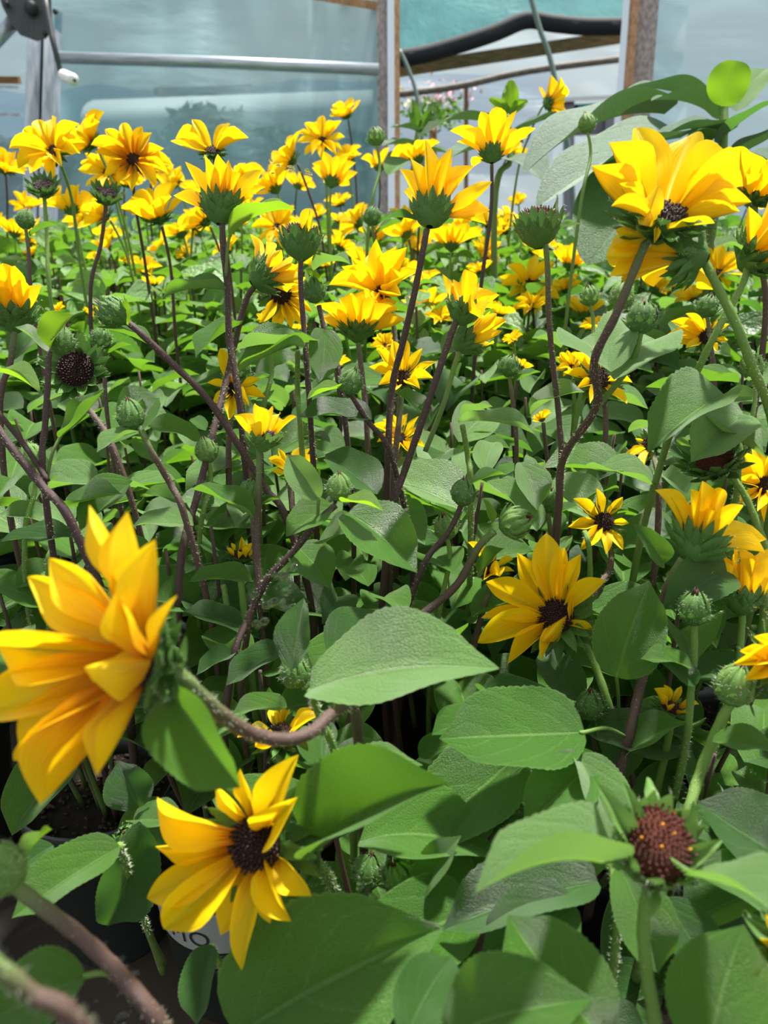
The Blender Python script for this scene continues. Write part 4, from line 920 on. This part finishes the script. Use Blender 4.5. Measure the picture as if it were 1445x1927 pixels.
LS('stem with cupped leaves across the centre of the bed', [(870, 800, .55), (880, 860, .56), (885, 920, .56)], [((862, 795, .52), (1008, 818, .50), (0, 1, .45), .34, 'leaf_pale', .6), ((1000, 780, .54), (1100, 738, .52), (-.5, .8, .6), .5, 'leaf_pale', .9), ((700, 790, .55), (562, 785, .55), (0, .8, .8), .46, 'leaf_dark', .5), ((745, 740, .54), (810, 790, .54), (0, .8, .8), .5, 'leaf', .3)])
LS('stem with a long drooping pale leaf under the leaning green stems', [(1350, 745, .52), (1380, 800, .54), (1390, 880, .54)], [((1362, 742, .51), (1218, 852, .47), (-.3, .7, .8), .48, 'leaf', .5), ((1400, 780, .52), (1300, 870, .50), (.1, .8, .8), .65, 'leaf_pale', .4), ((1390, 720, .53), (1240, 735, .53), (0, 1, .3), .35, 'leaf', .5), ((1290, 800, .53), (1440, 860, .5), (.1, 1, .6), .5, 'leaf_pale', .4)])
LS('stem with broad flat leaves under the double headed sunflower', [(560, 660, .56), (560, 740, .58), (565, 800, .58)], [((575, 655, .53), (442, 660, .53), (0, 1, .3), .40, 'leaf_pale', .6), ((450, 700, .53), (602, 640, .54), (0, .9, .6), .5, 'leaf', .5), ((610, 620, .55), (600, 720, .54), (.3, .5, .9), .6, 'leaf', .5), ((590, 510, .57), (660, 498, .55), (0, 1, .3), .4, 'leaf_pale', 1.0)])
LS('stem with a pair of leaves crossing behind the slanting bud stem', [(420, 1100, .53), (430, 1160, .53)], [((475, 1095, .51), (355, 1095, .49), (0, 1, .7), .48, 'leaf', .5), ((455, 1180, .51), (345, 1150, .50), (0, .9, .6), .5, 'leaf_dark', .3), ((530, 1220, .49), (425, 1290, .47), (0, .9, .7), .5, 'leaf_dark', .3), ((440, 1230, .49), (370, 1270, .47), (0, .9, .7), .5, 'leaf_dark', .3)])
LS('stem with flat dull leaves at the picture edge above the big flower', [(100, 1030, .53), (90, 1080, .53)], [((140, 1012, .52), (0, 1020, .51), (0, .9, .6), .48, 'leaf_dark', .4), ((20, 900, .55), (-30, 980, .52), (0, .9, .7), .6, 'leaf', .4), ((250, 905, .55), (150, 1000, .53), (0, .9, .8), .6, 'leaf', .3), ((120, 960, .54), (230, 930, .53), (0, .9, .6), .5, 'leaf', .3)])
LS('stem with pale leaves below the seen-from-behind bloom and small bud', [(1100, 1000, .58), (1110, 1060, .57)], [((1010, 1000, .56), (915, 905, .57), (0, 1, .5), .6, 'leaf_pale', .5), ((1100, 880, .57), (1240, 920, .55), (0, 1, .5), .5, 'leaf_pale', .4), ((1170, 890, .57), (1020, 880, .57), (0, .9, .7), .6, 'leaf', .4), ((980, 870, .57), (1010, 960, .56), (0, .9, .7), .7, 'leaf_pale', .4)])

# rain drops lying on some of the near leaves
M['water'] = mat('water', (1, 1, 1), .02); M['water'].node_tree.nodes['Principled BSDF'].inputs['Transmission Weight'].default_value = 1; M['water'].node_tree.nodes['Principled BSDF'].inputs['IOR'].default_value = 1.33
def drops(o, n, seed, lo=.15, hi=.8):
    rr = random.Random(seed); mb = MB(); me = o.data; Mw = WM[o.name]; N3 = Mw.to_3x3()
    cand = [p for p in me.polygons if lo < p.center.x < hi]
    for _ in range(n):
        p = rr.choice(cand); c = Mw @ p.center; nn = (N3.col[0].normalized()*p.normal.x + N3.col[1].normalized()*p.normal.y + N3.col[2].normalized()*p.normal.z).normalized()
        if nn.z < 0: nn = -nn
        r = rr.choice((.0006, .0009, .0013, .0019)); q = nn.to_track_quat('Z', 'Y').to_matrix().to_4x4()
        st = Matrix.Translation(c) @ q @ Matrix.Diagonal((rr.uniform(.8, 1.6), 1, 1, 1))
        mb.lathe([(r*math.cos(t), r*.6*math.sin(t) - r*.05) for t in [math.pi/2*k/4 for k in range(4)]] + [(.00001, r*.6)], 10, st)
    part('water_drops', mb.mesh('water_drops', [M['water']]), o, Matrix(), 'clear rain drops on the leaf')['kind'] = 'stuff'
WET = [o for o in bpy.data.objects if o.name.startswith('leaf') and o.type == 'MESH' and not o.name.startswith('leaf_stalk')]
def wet_at(x, y, n, seed):
    best = min(WET, key=lambda o: (Vector(proj(WM[o.name] @ Vector((.5, 0, 0)))[:2]) - Vector((x, y))).length); drops(best, n, seed)
for k, (x, y, n) in enumerate(((125, 1660, 34), (385, 1850, 26), (755, 1235, 16), (960, 1380, 22), (1055, 1500, 12), (720, 1015, 14), (580, 1205, 24), (1205, 1180, 8), (1290, 800, 12), (520, 655, 16), (870, 1505, 10))): wet_at(x, y, n, k)
# ------------------------------------------------------------------ the crowd of smaller blooms further back
UPV, FACE, LFT, RGT, BK = (0, .92, .3), (-.1, .3, .95), (-.7, .4, .6), (.7, .45, .5), (.1, .8, -.4)
crowd = [
 (100, 285, 132, (-.15, .30, .95), 'blurred sunflower with oval black centre highest beside the steel post', 'petal'),
 (170, 268, 110, (-.65, .5, .6), 'sunflower with upright petals between two facing blooms by the steel post', 'petal_blush'),
 (205, 325, 100, (.1, .1, .95), 'drooping sunflower under the red-ringed bloom', 'petal'),
 (250, 300, 128, (.35, .15, .95), 'sunflower with red ring round its dark centre before the teal film', 'petal_flame'),
 (288, 325, 80, (.5, .3, .8), 'sunflower half behind the red-ringed bloom', 'petal'),
 (400, 283, 130, (.0, .62, .8), 'sparse-petalled sunflower behind the red-based upright bloom', 'petal'),
 (450, 345, 90, UPV, 'sunflower hidden behind the red-based upright bloom', 'petal'),
 (12, 318, 80, (.4, .6, .6), 'sunflower cut by the picture edge beside the steel post', 'petal'),
 (548, 300, 95, (-.75, .45, .3), 'sunflower turned aside before the teal film with dark green cup', 'petal'),
 (606, 265, 88, (-.1, .25, .95), 'sunflower with oval dark centre near the top of the crowd', 'petal'),
 (652, 217, 64, (-.35, .75, .6), 'topmost small cupped sunflower near the wooden door post', 'petal_blush'),
 (655, 298, 58, (-.1, .5, .8), 'small tight round sunflower below the topmost one', 'petal'),
 (624, 342, 98, (.1, .9, -.1), 'sunflower with spread petals and dark cup in the middle of the crowd', 'petal'),
 (714, 315, 72, (.0, .92, .1), 'small upright sunflower beside the tall purple-stemmed bloom', 'petal'),
 (785, 300, 90, (-.2, .85, .2), 'sunflower hidden behind the tall purple-stemmed bloom', 'petal'),
 (518, 355, 86, (-.4, .8, .2), 'sunflower below the one turned aside before the teal film', 'petal'),
 (522, 428, 90, FACE, 'sunflower with dark centre above the cup with one petal', 'petal'),
 (298, 408, 130, (-.2, .75, .55), 'broad tangled sunflower left of the red-based upright bloom', 'petal'),
 (385, 415, 100, (-.6, .6, .3), 'sunflower tucked behind the dark purple stem of the red-based bloom', 'petal'),
 (925, 290, 150, (.0, .93, -.12), 'upright sunflower with dark bract cup before the open doorway', 'petal'),
 (965, 285, 66, (.6, .3, .3), 'sunflower showing petals behind the one before the doorway', 'petal_blush'),
 (1032, 195, 88, (.85, .42, -.05), 'highest sunflower turned sideways against the white film', 'petal_blush'),
 (995, 535, 112, (-.05, .25, 1), 'sunflower with round black centre facing out behind the tall straight stem', 'petal'),
 (1072, 500, 90, (.2, .8, .2), 'sunflower behind the tall straight green stem', 'petal'),
 (1350, 515, 110, (-.1, .5, .8), 'sunflower showing below the one seen from behind at the upper edge', 'petal'),
 (1100, 590, 84, (.0, .85, .2), 'sunflower with green bracts beside a small maroon head', 'petal'),
 (850, 462, 100, (.1, .85, .2), 'sunflower under the tall purple-stemmed bloom', 'petal'),
 (805, 580, 90, (-.2, .85, .2), 'sunflower beside the joined pair of young blooms', 'petal'),
]
rest = [(135, 395, 95), (195, 405, 100), (28, 440, 75), (60, 452, 60), (155, 410, 70), (200, 470, 70), (275, 510, 60), (290, 535, 46), (245, 495, 40), (185, 590, 30), (110, 585, 34), (165, 590, 26), (330, 345, 60), (370, 360, 60),
 (470, 395, 60), (560, 350, 60), (640, 465, 70), (675, 420, 75), (700, 440, 60), (735, 440, 60), (765, 440, 84), (790, 470, 70), (880, 450, 66), (905, 510, 60), (975, 380, 40), (1000, 470, 66), (1035, 465, 50), (1085, 480, 40), (915, 480, 70),
 (640, 415, 50), (600, 500, 60), (690, 500, 80), (755, 505, 80), (800, 530, 60), (830, 600, 60), (1065, 545, 70), (1000, 575, 66), (940, 590, 56), (1230, 545, 70), (630, 690, 60), (725, 650, 56), (965, 640, 40), (1120, 620, 60), (980, 690, 44),
 (60, 480, 40), (300, 470, 50), (430, 470, 60), (350, 480, 40), (560, 620, 34), (590, 460, 50), (1410, 385, 60), (1300, 560, 60), (1380, 520, 60), (1020, 790, 40), (1075, 690, 60), (740, 500, 60), (640, 600, 50), (500, 600, 34), (318, 330, 54), (105, 380, 60), (235, 345, 70)]
rr = random.Random(21)
ANCH = [(100, 285, 'the highest bloom by the steel post'), (250, 300, 'the red-ringed bloom'), (415, 390, 'the red-based upright bloom'), (400, 275, 'the sparse-petalled bloom'), (566, 452, 'the spent cup with one petal'),
        (624, 342, 'the spread bloom in mid crowd'), (812, 398, 'the tall purple-stemmed bloom'), (925, 290, 'the bloom before the doorway'), (716, 550, 'the wide open middle bloom'), (873, 600, 'the joined pair of blooms'), (1012, 430, 'the tall spent cup'),
        (995, 535, 'the round black-centred bloom'), (1245, 400, 'the large bright bloom'), (1330, 633, 'the bloom behind two leaning stems'), (497, 530, 'the double-headed stem'), (143, 695, 'the bare dark seed disc'), (756, 712, 'the black-centred bloom opening upward'),
        (1128, 712, 'the leaf-covered bloom'), (25, 590, 'the orange-tinged bloom'), (215, 590, 'the plump slanting bud'), (495, 822, 'the small half-open bloom'), (1046, 1160, 'the wet-petalled bloom'), (1137, 985, 'the small pale-lit bloom'), (481, 1588, 'the bloom beside the labelled pot'),
        (272, 1235, 'the large sideways bloom'), (1232, 1592, 'the close spent maroon head'), (760, 1235, 'the big pale arched leaf'), (960, 1380, 'the broad flat leaf'), (637, 920, 'the pale bud over crossing leaves'), (1312, 1022, 'the bloom with big bracts')]
def where(x, y):
    ax, ay, nm = min(ANCH, key=lambda a: (a[0]-x)**2 + (a[1]-y)**2); dx, dy = x-ax, y-ay
    w = ('just' if abs(dx)+abs(dy) < 70 else 'some way') + ' ' + (('below' if dy > 0 else 'above') if abs(dy) > abs(dx) else ('right of' if dx > 0 else 'left of'))
    return w + ' ' + nm
for i, (x, y, px, fc, lab, pm) in enumerate(crowd):
    d = min(.080*F/px, D(y)*1.0 if y > 450 else 1.55); Rr = px/F*d/2
    c = P(x, y, d); N = V(*fc)
    s0 = c - N*Rr*.28
    w = [proj(s0)[:2] + (proj(s0)[2],), ]
    pts = [s0, s0 - N*.02 + Vector((0, 0, -.03)), s0 - N*.035 + Vector((rr.uniform(-.01, .01), 0, -.10))]
    T = thing('sunflower', lab, 'sunflower', Vector((pts[-1].x, pts[-1].y + .03, .15)))
    stem(T, pts, .0018, None, rr.choice(('stem_dark', 'stem_green')), root=True, hairs=False)
    head(T, c, fc, R_=Rr*1.12, disc=Rr*.21, elev=.14 if fc[2] > .8 else .32 if fc[1] < .7 else .5, width=.46, n=13, pm=pm, hero=d < .75, cup=.5, arcs=((0, 70), (110, 200)) if 'sparse' in lab else None)
for i, (x, y, px) in enumerate(rest):
    d = min(.070*F/px, D(y)*.99 if y > 450 else 1.6); Rr = px/F*d/2
    c = P(x, y, d); fc = (rr.uniform(-.6, .6), rr.uniform(.35, .95), rr.uniform(-.1, .9)); N = V(*fc); s0 = c - N*Rr*.28
    pts = [s0, s0 - N*.02 + Vector((0, 0, -.03)), s0 - N*.03 + Vector((rr.uniform(-.01, .01), 0, -.09))]
    zone = ('small blurred yellow sunflower in the far crowd before the teal film', 'far small sunflowers before the teal film') if x < 560 and y < 540 else \
           ('small yellow sunflower packed among leaves below the doorway', 'small sunflowers below the doorway') if y < 540 else ('small yellow sunflower half sunk among the mid-bed leaves', 'small sunflowers sunk among leaves')
    look = ('tiny' if px < 45 else 'small' if px < 62 else 'mid-sized') + (' outward-facing' if fc[2] > .55 else ' tilted' if abs(fc[0]) > .3 else ' upright')
    T = thing('sunflower', look + ' yellow sunflower ' + where(x, y), 'sunflower', Vector((pts[-1].x, pts[-1].y + .03, .15)), zone[1])
    stem(T, pts, .0017, None, rr.choice(('stem_dark', 'stem_green')), root=True, hairs=False)
    head(T, c, fc, R_=Rr*1.1, disc=Rr*.20, elev=.35, width=.48, n=12, hero=False, cup=.5)
# extra small blooms scattered over the far part of the bed
for i in range(46):
    y = rr.uniform(1.25, 2.5); x = rr.uniform(-.62, .50)*y*.9; z = zleaf(y) + rr.uniform(.0, .07)
    c = Vector((x, y, z)); q = proj(c)
    if q[0] > 1000 and q[1] < 470: continue
    fc = (rr.uniform(-.6, .6), rr.uniform(.35, .9), rr.uniform(.0, .9)); N = V(*fc); s0 = c - N*.008
    T = thing('sunflower', 'tiny yellow sunflower at the far end of the bed, one of many', 'sunflower', Vector((x, y + .02, .15)), 'tiny sunflowers at the far end of the bed')
    stem(T, [s0, s0 - N*.015 + Vector((0, 0, -.03)), s0 - N*.03 + Vector((0, 0, -.09))], .0018, None, 'stem_green', root=True, hairs=False)
    head(T, c, fc, R_=rr.uniform(.03, .038), disc=.007, elev=.35, width=.48, n=12, hero=False, cup=.5)

# ------------------------------------------------------------------ broad-leaved plant at the upper right
T = thing('broad_leaved_plant', 'broad-leaved plant with huge grey-green leaves and one bright round upright leaf', 'plant', P(1330, 520, 1.05) * 1 - Vector((0, 0, P(1330, 520, 1.05).z - .15)))
def bl(b, t, n, ra, m='leaf_big', be=.4, fo=.25, kind='broad', lab=None): leaf(T, P(*b), P(*t), n, ra, bend=be, fold=fo, m=m, kind=kind, wave=.2, label=lab, prot=False)
root = WM[T.name].translation
stem(T, [P(1362, 180, 1.0), P(1360, 270, 1.0), P(1350, 340, 1.02), P(1340, 420, 1.04), root], .006, .008, 'stem_green', hairs=False, prot=False)
bl((1358, 200, .99), (1386, 114, .97), (-.25, -.1, 1), .98, 'leaf_young', .2, .3, 'round', 'bright lime round upright leaf')
bl((1250, 215, 1.10), (985, 330, 1.0), (-.15, 1, .45), .42, be=.7)
bl((1280, 260, 1.0), (1010, 392, .92), (-.1, .9, .6), .50, be=.5)
bl((1240, 330, .95), (1105, 500, .88), (-.2, .7, .9), .95, 'leaf_dark', .4)
bl((1330, 200, 1.1), (1180, 168, 1.05), (0, 1, .35), .5, 'leaf_big', .5)
bl((1350, 225, 1.05), (1225, 190, 1.0), (0, 1, .3), .5, 'leaf_big', .6)
bl((1370, 250, 1.0), (1235, 262, .96), (0, 1, .5), .55, 'leaf_big', .6)
bl((1350, 270, .98), (1460, 190, .92), (.1, 1, .45), .4, 'leaf_dark', .5)
bl((1380, 300, .98), (1500, 240, .90), (.1, 1, .5), .5, 'leaf_big', .4)
bl((1330, 310, .95), (1500, 330, .84), (0, 1, .5), .6, 'leaf_big', .4)
bl((1360, 330, .98), (1300, 420, .88), (0, .8, .8), .8, 'leaf_dark', .4)
bl((1385, 210, 1.0), (1440, 130, 1.05), (0, .8, .6), .5, 'leaf', .4)
bl((1355, 235, 1.02), (1290, 300, .98), (-.1, .8, .7), .6, 'leaf', .4)
T = thing('broad_leaved_plant', 'plant with lobed bright green leaf standing up before the doorway', 'plant', Vector((.20, 1.25, .15)))
root = WM[T.name].translation
stem(T, [P(955, 215, 1.25), P(960, 300, 1.25), P(930, 400, 1.25), root], .004, .006, 'stem_green', hairs=False, prot=False)
for t, m in (((945, 182), .5), ((918, 205), .4), ((992, 205), .4)): pass
for b, t, w in (((957, 214, 1.24), (962, 150, 1.23), .55), ((955, 214, 1.24), (920, 186, 1.23), .60), ((957, 214, 1.24), (994, 190, 1.23), .60)):
    bl(b, t, (0, .2, 1), w, 'leaf_young', .2, .15, 'oval')
for b, t, n, w, m in (((950, 240, 1.3), (835, 228, 1.25), (0, 1, .3), .45, 'leaf_big'), ((960, 260, 1.3), (1060, 215, 1.3), (0, 1, .35), .5, 'leaf_big'), ((940, 280, 1.28), (840, 300, 1.2), (0, 1, .5), .6, 'leaf_big'), ((950, 300, 1.25), (1020, 340, 1.15), (0, .9, .6), .7, 'leaf_big'), ((900, 250, 1.35), (985, 270, 1.3), (0, 1, .4), .6, 'leaf')):
    bl(b, t, n, w, m)
T = thing('broad_leaved_plant', 'plant with dark lobed leaves beside the wooden door post', 'plant', Vector((.07, 1.45, .15)))
root = WM[T.name].translation
stem(T, [P(790, 215, 1.45), P(780, 300, 1.45), P(775, 400, 1.45), root], .004, .006, 'stem_green', hairs=False, prot=False)
for b, t, n, w, m in (((785, 240, 1.44), (776, 188, 1.43), (0, .2, 1), .6, 'leaf'), ((790, 245, 1.44), (815, 200, 1.43), (.3, .3, 1), .4, 'leaf'), ((790, 250, 1.44), (735, 240, 1.4), (0, 1, .4), .6, 'leaf_big'), ((790, 260, 1.44), (850, 225, 1.45), (0, .8, .6), .5, 'leaf_dark'), ((780, 280, 1.43), (720, 275, 1.35), (0, 1, .5), .6, 'leaf_big'), ((780, 290, 1.43), (850, 290, 1.38), (0, 1, .5), .6, 'leaf_big'), ((775, 300, 1.42), (730, 330, 1.33), (0, 1, .6), .7, 'leaf')):
    bl(b, t, n, w, m)
# ------------------------------------------------------------------ potted leafy plants filling the bed
M['pot'] = mat('dark_green_black_plastic', (.022, .030, .026), .32, .5)
M['soil'] = noisy('potting_soil', (.010, .007, .005), (.05, .030, .018), 120, .9, 1.0, .004)
M['bark'] = noisy('bark_chip', (.020, .012, .008), (.060, .034, .022), 90, .8)
M['label'] = mat('pale_grey_label', (.33, .35, .33), .45)
M['ink'] = mat('dark_ink', (.02, .025, .022), .6)
def pot_profile():
    return [(.0001, .0), (.045, .0), (.047, .004), (.0615, .148), (.0650, .150), (.0662, .164), (.0650, .166), (.0632, .165), (.0612, .152), (.0600, .147)]
def pot_mesh():
    mb = MB(); mb.lathe(pot_profile(), 40); return mb.mesh('pot', [M['pot']])
def soil_mesh():
    mb = MB(); rr = random.Random(4); vs = [Vector((0, 0, .150))]; n = 28
    for r in (.2, .4, .6, .8, 1.0):
        for j in range(n): a = 2*math.pi*j/n; vs.append(Vector((r*.0602*math.cos(a), r*.0602*math.sin(a), .149 + rr.uniform(-.003, .003)*(r < 1))))
    fs = [(0, 1+j, 1+(j+1) % n) for j in range(n)] + [(1+k*n+j, 1+(k+1)*n+j, 1+(k+1)*n+(j+1) % n, 1+k*n+(j+1) % n) for k in range(4) for j in range(n)]
    mb.add(vs, fs)
    for _ in range(150):
        a = rr.uniform(0, 6.28); r = .055*math.sqrt(rr.random()); s_ = rr.uniform(.0012, .0032)
        mb.box(Matrix.Translation((r*math.cos(a), r*math.sin(a), .151)) @ Matrix.Rotation(rr.uniform(0, 6), 4, 'Z') @ Matrix.Rotation(rr.uniform(-.5, .5), 4, 'X'), s_*1.8, s_, s_*.5, 1)
    return mb.mesh('soil', [M['soil'], M['bark']])
POT, SOIL = pot_mesh(), soil_mesh()
def grow(x, y, rr, top, nst, spread, lsize):
    """stems and leaf placements for one plant, in world coordinates"""
    st = []; lv = []
    for k in range(nst):
        a = 2*math.pi*(k + rr.uniform(-.3, .3))/nst; rad = spread*rr.uniform(.35, 1.1) if k else .01
        b = Vector((x + .015*math.cos(a), y + .015*math.sin(a), .15)); h = top*rr.uniform(.80, 1.03)
        e = Vector((x + rad*math.cos(a), y + rad*math.sin(a), h)); m_ = b.lerp(e, .5) + Vector((math.cos(a), math.sin(a), 0))*rad*.18 + Vector((rr.uniform(-.01, .01), rr.uniform(-.01, .01), 0))
        c = catmull([b, m_, e], 5); st.append(c); az = rr.uniform(0, 6.28)
        L_ = (e-b).length; nn = max(3, int(L_*.80/.034))
        for i in range(nn):
            f = 1 - .80*i/nn; idx = f*(len(c)-1); p = c[int(idx)].lerp(c[min(int(idx)+1, len(c)-1)], idx % 1)
            az += 1.57 + rr.uniform(-.3, .3)
            for s in (0, math.pi):
                dz = rr.uniform(-.05, .5) if i == 0 else rr.uniform(-.45, .30)
                o = Vector((math.cos(az+s), math.sin(az+s), dz)).normalized()
                sz = lsize*rr.uniform(.7, 1.15)*(.6 if i == 0 else 1)
                pb = p + o*.012; t = pb + o*sz
                lv.append((pb, t, (Vector((rr.uniform(-.45, .45), rr.uniform(-.65, .15), 1))).normalized(), rr.uniform(.55, .72), rr.choice((.3, .6, .9)), rr.choice((.3, .5)), rr.choice(('leaf', 'leaf', 'leaf', 'leaf_dark', 'leaf_pale')), rr.randrange(4), k, f))
    return st, lv
# pots: the two seen through the gap at the lower left, the rest on an offset grid
spots = [(-.128, .485), (-.247, .535)]
row = 0; y = .20
while y < 2.75:
    w = .56*y + .16; x = -w + (row % 2)*.078
    while x < w:
        px, py = x + R.uniform(-.006, .006), y + R.uniform(-.006, .006)
        f1, f2 = proj(Vector((px, py, .05))), proj(Vector((px, py, zleaf(py))))
        off = all(f[2] < 0 or not (-170 < f[0] < 1615 and f[1] < 2150) for f in (f1, f2)) or (py < .405 and -.30 < px < -.03)
        if not off and all((px-a)**2 + (py-b)**2 > .1345**2 for a, b in spots): spots.append((px, py))
        x += .156
    y += .140; row += 1
GAP = [(150, 1560, 95), (215, 1500, 60), (330, 1750, 120), (250, 1850, 130), (20, 1440, 60), (725, 1370, 45), (780, 1340, 45), (330, 1640, 70)]   # shady openings down to pots and soil
def hidden(pb, t, d_scale=1.0):
    for f in (.0, .25, .5, .75, 1.0):
        p = pb.lerp(t, f); x, y, d = proj(p)
        if d < .30: return True
        if d < D(y)*.93 and y > 440: return True
        for gx, gy, gr in GAP:
            if (x-gx)**2 + (y-gy)**2 < gr*gr: return True
        for kx, ky, kr, kd in KEEP:
            if kd + .004 > d and abs(x-kx) < kr and abs(y-ky) < kr and (x-kx)**2 + (y-ky)**2 < kr*kr: return True
    return False
FOL = []
for v in range(7):
    rr = random.Random(100 + v); st, lv = grow(0, 0, rr, .52, 6, .10, .072)
    ms = MB()
    for c in st: ms.tube(c, [.0026 - .0012*i/len(c) for i in range(len(c))], 5, cap=False)
    me_s = ms.mesh('stems', [M['stem']])
    mf = MB()
    for pb, t, n, ra, be, fo, m, sd, sk, sf in lv:
        if pb.z < .26: continue
        vs, fs, uvs = blade_grid('leaf', be, fo, 0, .3, sd, 8, 4); Mx = frame(pb, t, n, (t-pb).length*ra)
        mf.add([Mx @ q for q in vs], fs, uvs, 0 if m == 'leaf' else 1 if m == 'leaf_dark' else 2)
    FOL.append((me_s, mf.mesh('foliage', [M['leaf'], M['leaf_dark'], M['leaf_pale']])))
npart = 0
for i, (x, y) in enumerate(spots):
    near = y < 1.02; rr = random.Random(500 + i)
    q = proj(Vector((x, y, zleaf(y))))
    if near:
        lab = 'leafy potted plant ' + where(q[0], q[1]); grp = 'leafy potted plants in the near bed'
    else:
        lab = 'leafy sunflower plant packed in the far part of the bed'; grp = 'leafy potted plants in the far bed'
    if i == 0: lab = 'leafy plant in the dark pot with the pale lettered label band'; grp = None
    if i == 1: lab = 'leafy plant in the dark glossy pot showing bare soil at the picture edge'; grp = None
    T = thing('potted_sunflower_plant', lab, 'potted plant', Vector((x, y, 0)), grp)
    Mt = Matrix.Translation((x, y, 0))
    pt = part('pot', POT, T, Mt)
    part('soil', SOIL, T, Mt @ Matrix.Rotation(i*1.3, 4, 'Z'))
    if near:
        st, lv = grow(x, y, rr, zleaf(y), 5, .085 if i > 1 else .07, .068)
        topf = {}
        kept = 0
        for pb, t, n, ra, be, fo, m, sd, sk, sf in lv:
            if kept >= 90: break
            pj = proj(pb.lerp(t, .5))
            if pj[2] < .1 or not (-160 < pj[0] < 1600 and pj[1] < 2150): continue
            if pb.z < .19 or hidden(pb, t): continue
            m = 'leaf_pale' if pj[1] < 1000 and rr.random() < .35 else (m if pj[1] < 1000 or m != 'leaf_pale' else 'leaf')  # more pale leaves further back: sky sheen put into the leaf colour
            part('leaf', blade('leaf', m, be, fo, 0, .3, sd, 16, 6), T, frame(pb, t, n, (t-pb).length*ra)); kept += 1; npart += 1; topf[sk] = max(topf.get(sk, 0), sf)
        for k, c in enumerate(st):
            if k not in topf: continue
            q_ = c[:max(2, math.ceil(topf[k]*(len(c)-1))) + 1]
            if any(hidden(q_[j], q_[j+1]) for j in range(3, len(q_)-1)) and i > 1: continue
            mb = MB(); mb.tube(q_, [.0026 - .0014*j/len(q_) for j in range(len(q_))], 6); part('stem', mb.mesh('stem', [M['stem']]), T)
    else:
        ms, mf = FOL[i % 7]
        Mg = Mt @ Matrix.Rotation(i*2.1, 4, 'Z') @ Matrix.Diagonal((1.0, 1.0, 1, 1))
        k = (zleaf(y) - .0)/.52
        Mg = Mt @ Matrix.Translation((0, 0, .15)) @ Matrix.Rotation(i*2.1, 4, 'Z') @ Matrix.Diagonal((1.1, 1.1, (zleaf(y)-.15)/.37, 1)) @ Matrix.Translation((0, 0, -.15))
        part('stems', ms, T, Mg); part('foliage', mf, T, Mg)
    if i == 0: LPOT = pt
print('PLANTS', len(spots), 'leaf parts', npart)
# label band with lettering on the first pot
x, y = spots[0]
def cone(a, z, off=.0006):
    r = interp(z, (.004, .148), (.047, .0615)) + off; return Vector((x + r*math.sin(a), y - r*math.cos(a), z))
mb = MB(); vs = []; n = 40
for j in range(n+1):
    a = -1.35 + 2.7*j/n
    for z in (.093, .110, .125, .1380): vs.append(cone(a, z))
mb.add(vs, [(j*4+k, j*4+4+k, j*4+5+k, j*4+1+k) for j in range(n) for k in range(3)])
lb = part('label', mb.mesh('label', [M['label']]), LPOT, label='pale label band with dark capital letters')
cu = bpy.data.curves.new('tmp', 'FONT'); cu.body = 'MO'; cu.size = .023; cu.space_character = 1.15; cu.extrude = 0; cu.resolution_u = 6
to = bpy.data.objects.new('tmp', cu); COL.objects.link(to); dg = bpy.context.evaluated_depsgraph_get()
tm = bpy.data.meshes.new_from_object(to.evaluated_get(dg)); bpy.data.objects.remove(to)
mb = MB(); A0 = -.69
tv = [cone(A0 + v.co.x/.0605, .1010 + v.co.y, .0012) for v in tm.vertices]
mb.add(tv, [tuple(p.vertices) for p in tm.polygons])
for k, (da, dz, L, an) in enumerate(((-.10, .002, .007, .5), (-.13, .006, .007, 2.2), (-.20, .004, .007, .9), (-.24, .009, .007, 2.6), (-.30, .007, .006, 1.2), (-.05, .0, .007, 2.9))):
    p0 = [cone(A0 + da + (L*f*math.cos(an) - s*.0012*math.sin(math.pi*f)*math.sin(an))/.0605, .110 + dz + L*f*math.sin(an)*.6 + s*.0012*math.sin(math.pi*f)*math.cos(an), .0012) for s in (-1, 1) for f in (0, .25, .5, .75, 1)]
    mb.add(p0, [(f, f+1, f+6, f+5) for f in range(4)])
lt = part('lettering', mb.mesh('lettering', [M['ink']], False), None); bpy.data.objects.remove(lt)
# lettering belongs to the label's own mesh so the band stays one sub-part
me = lb.data; off = len(me.vertices)
mb2 = MB(); mb2.add(vs, [(j*4+k, j*4+4+k, j*4+5+k, j*4+1+k) for j in range(n) for k in range(3)]); mb2.v += mb.v; mb2.uv += mb.uv
mb2.f += [tuple(q + off for q in f) for f in mb.f]; mb2.mi += [1]*len(mb.f)
lb.data = mb2.mesh('label', [M['label'], M['ink']], False)
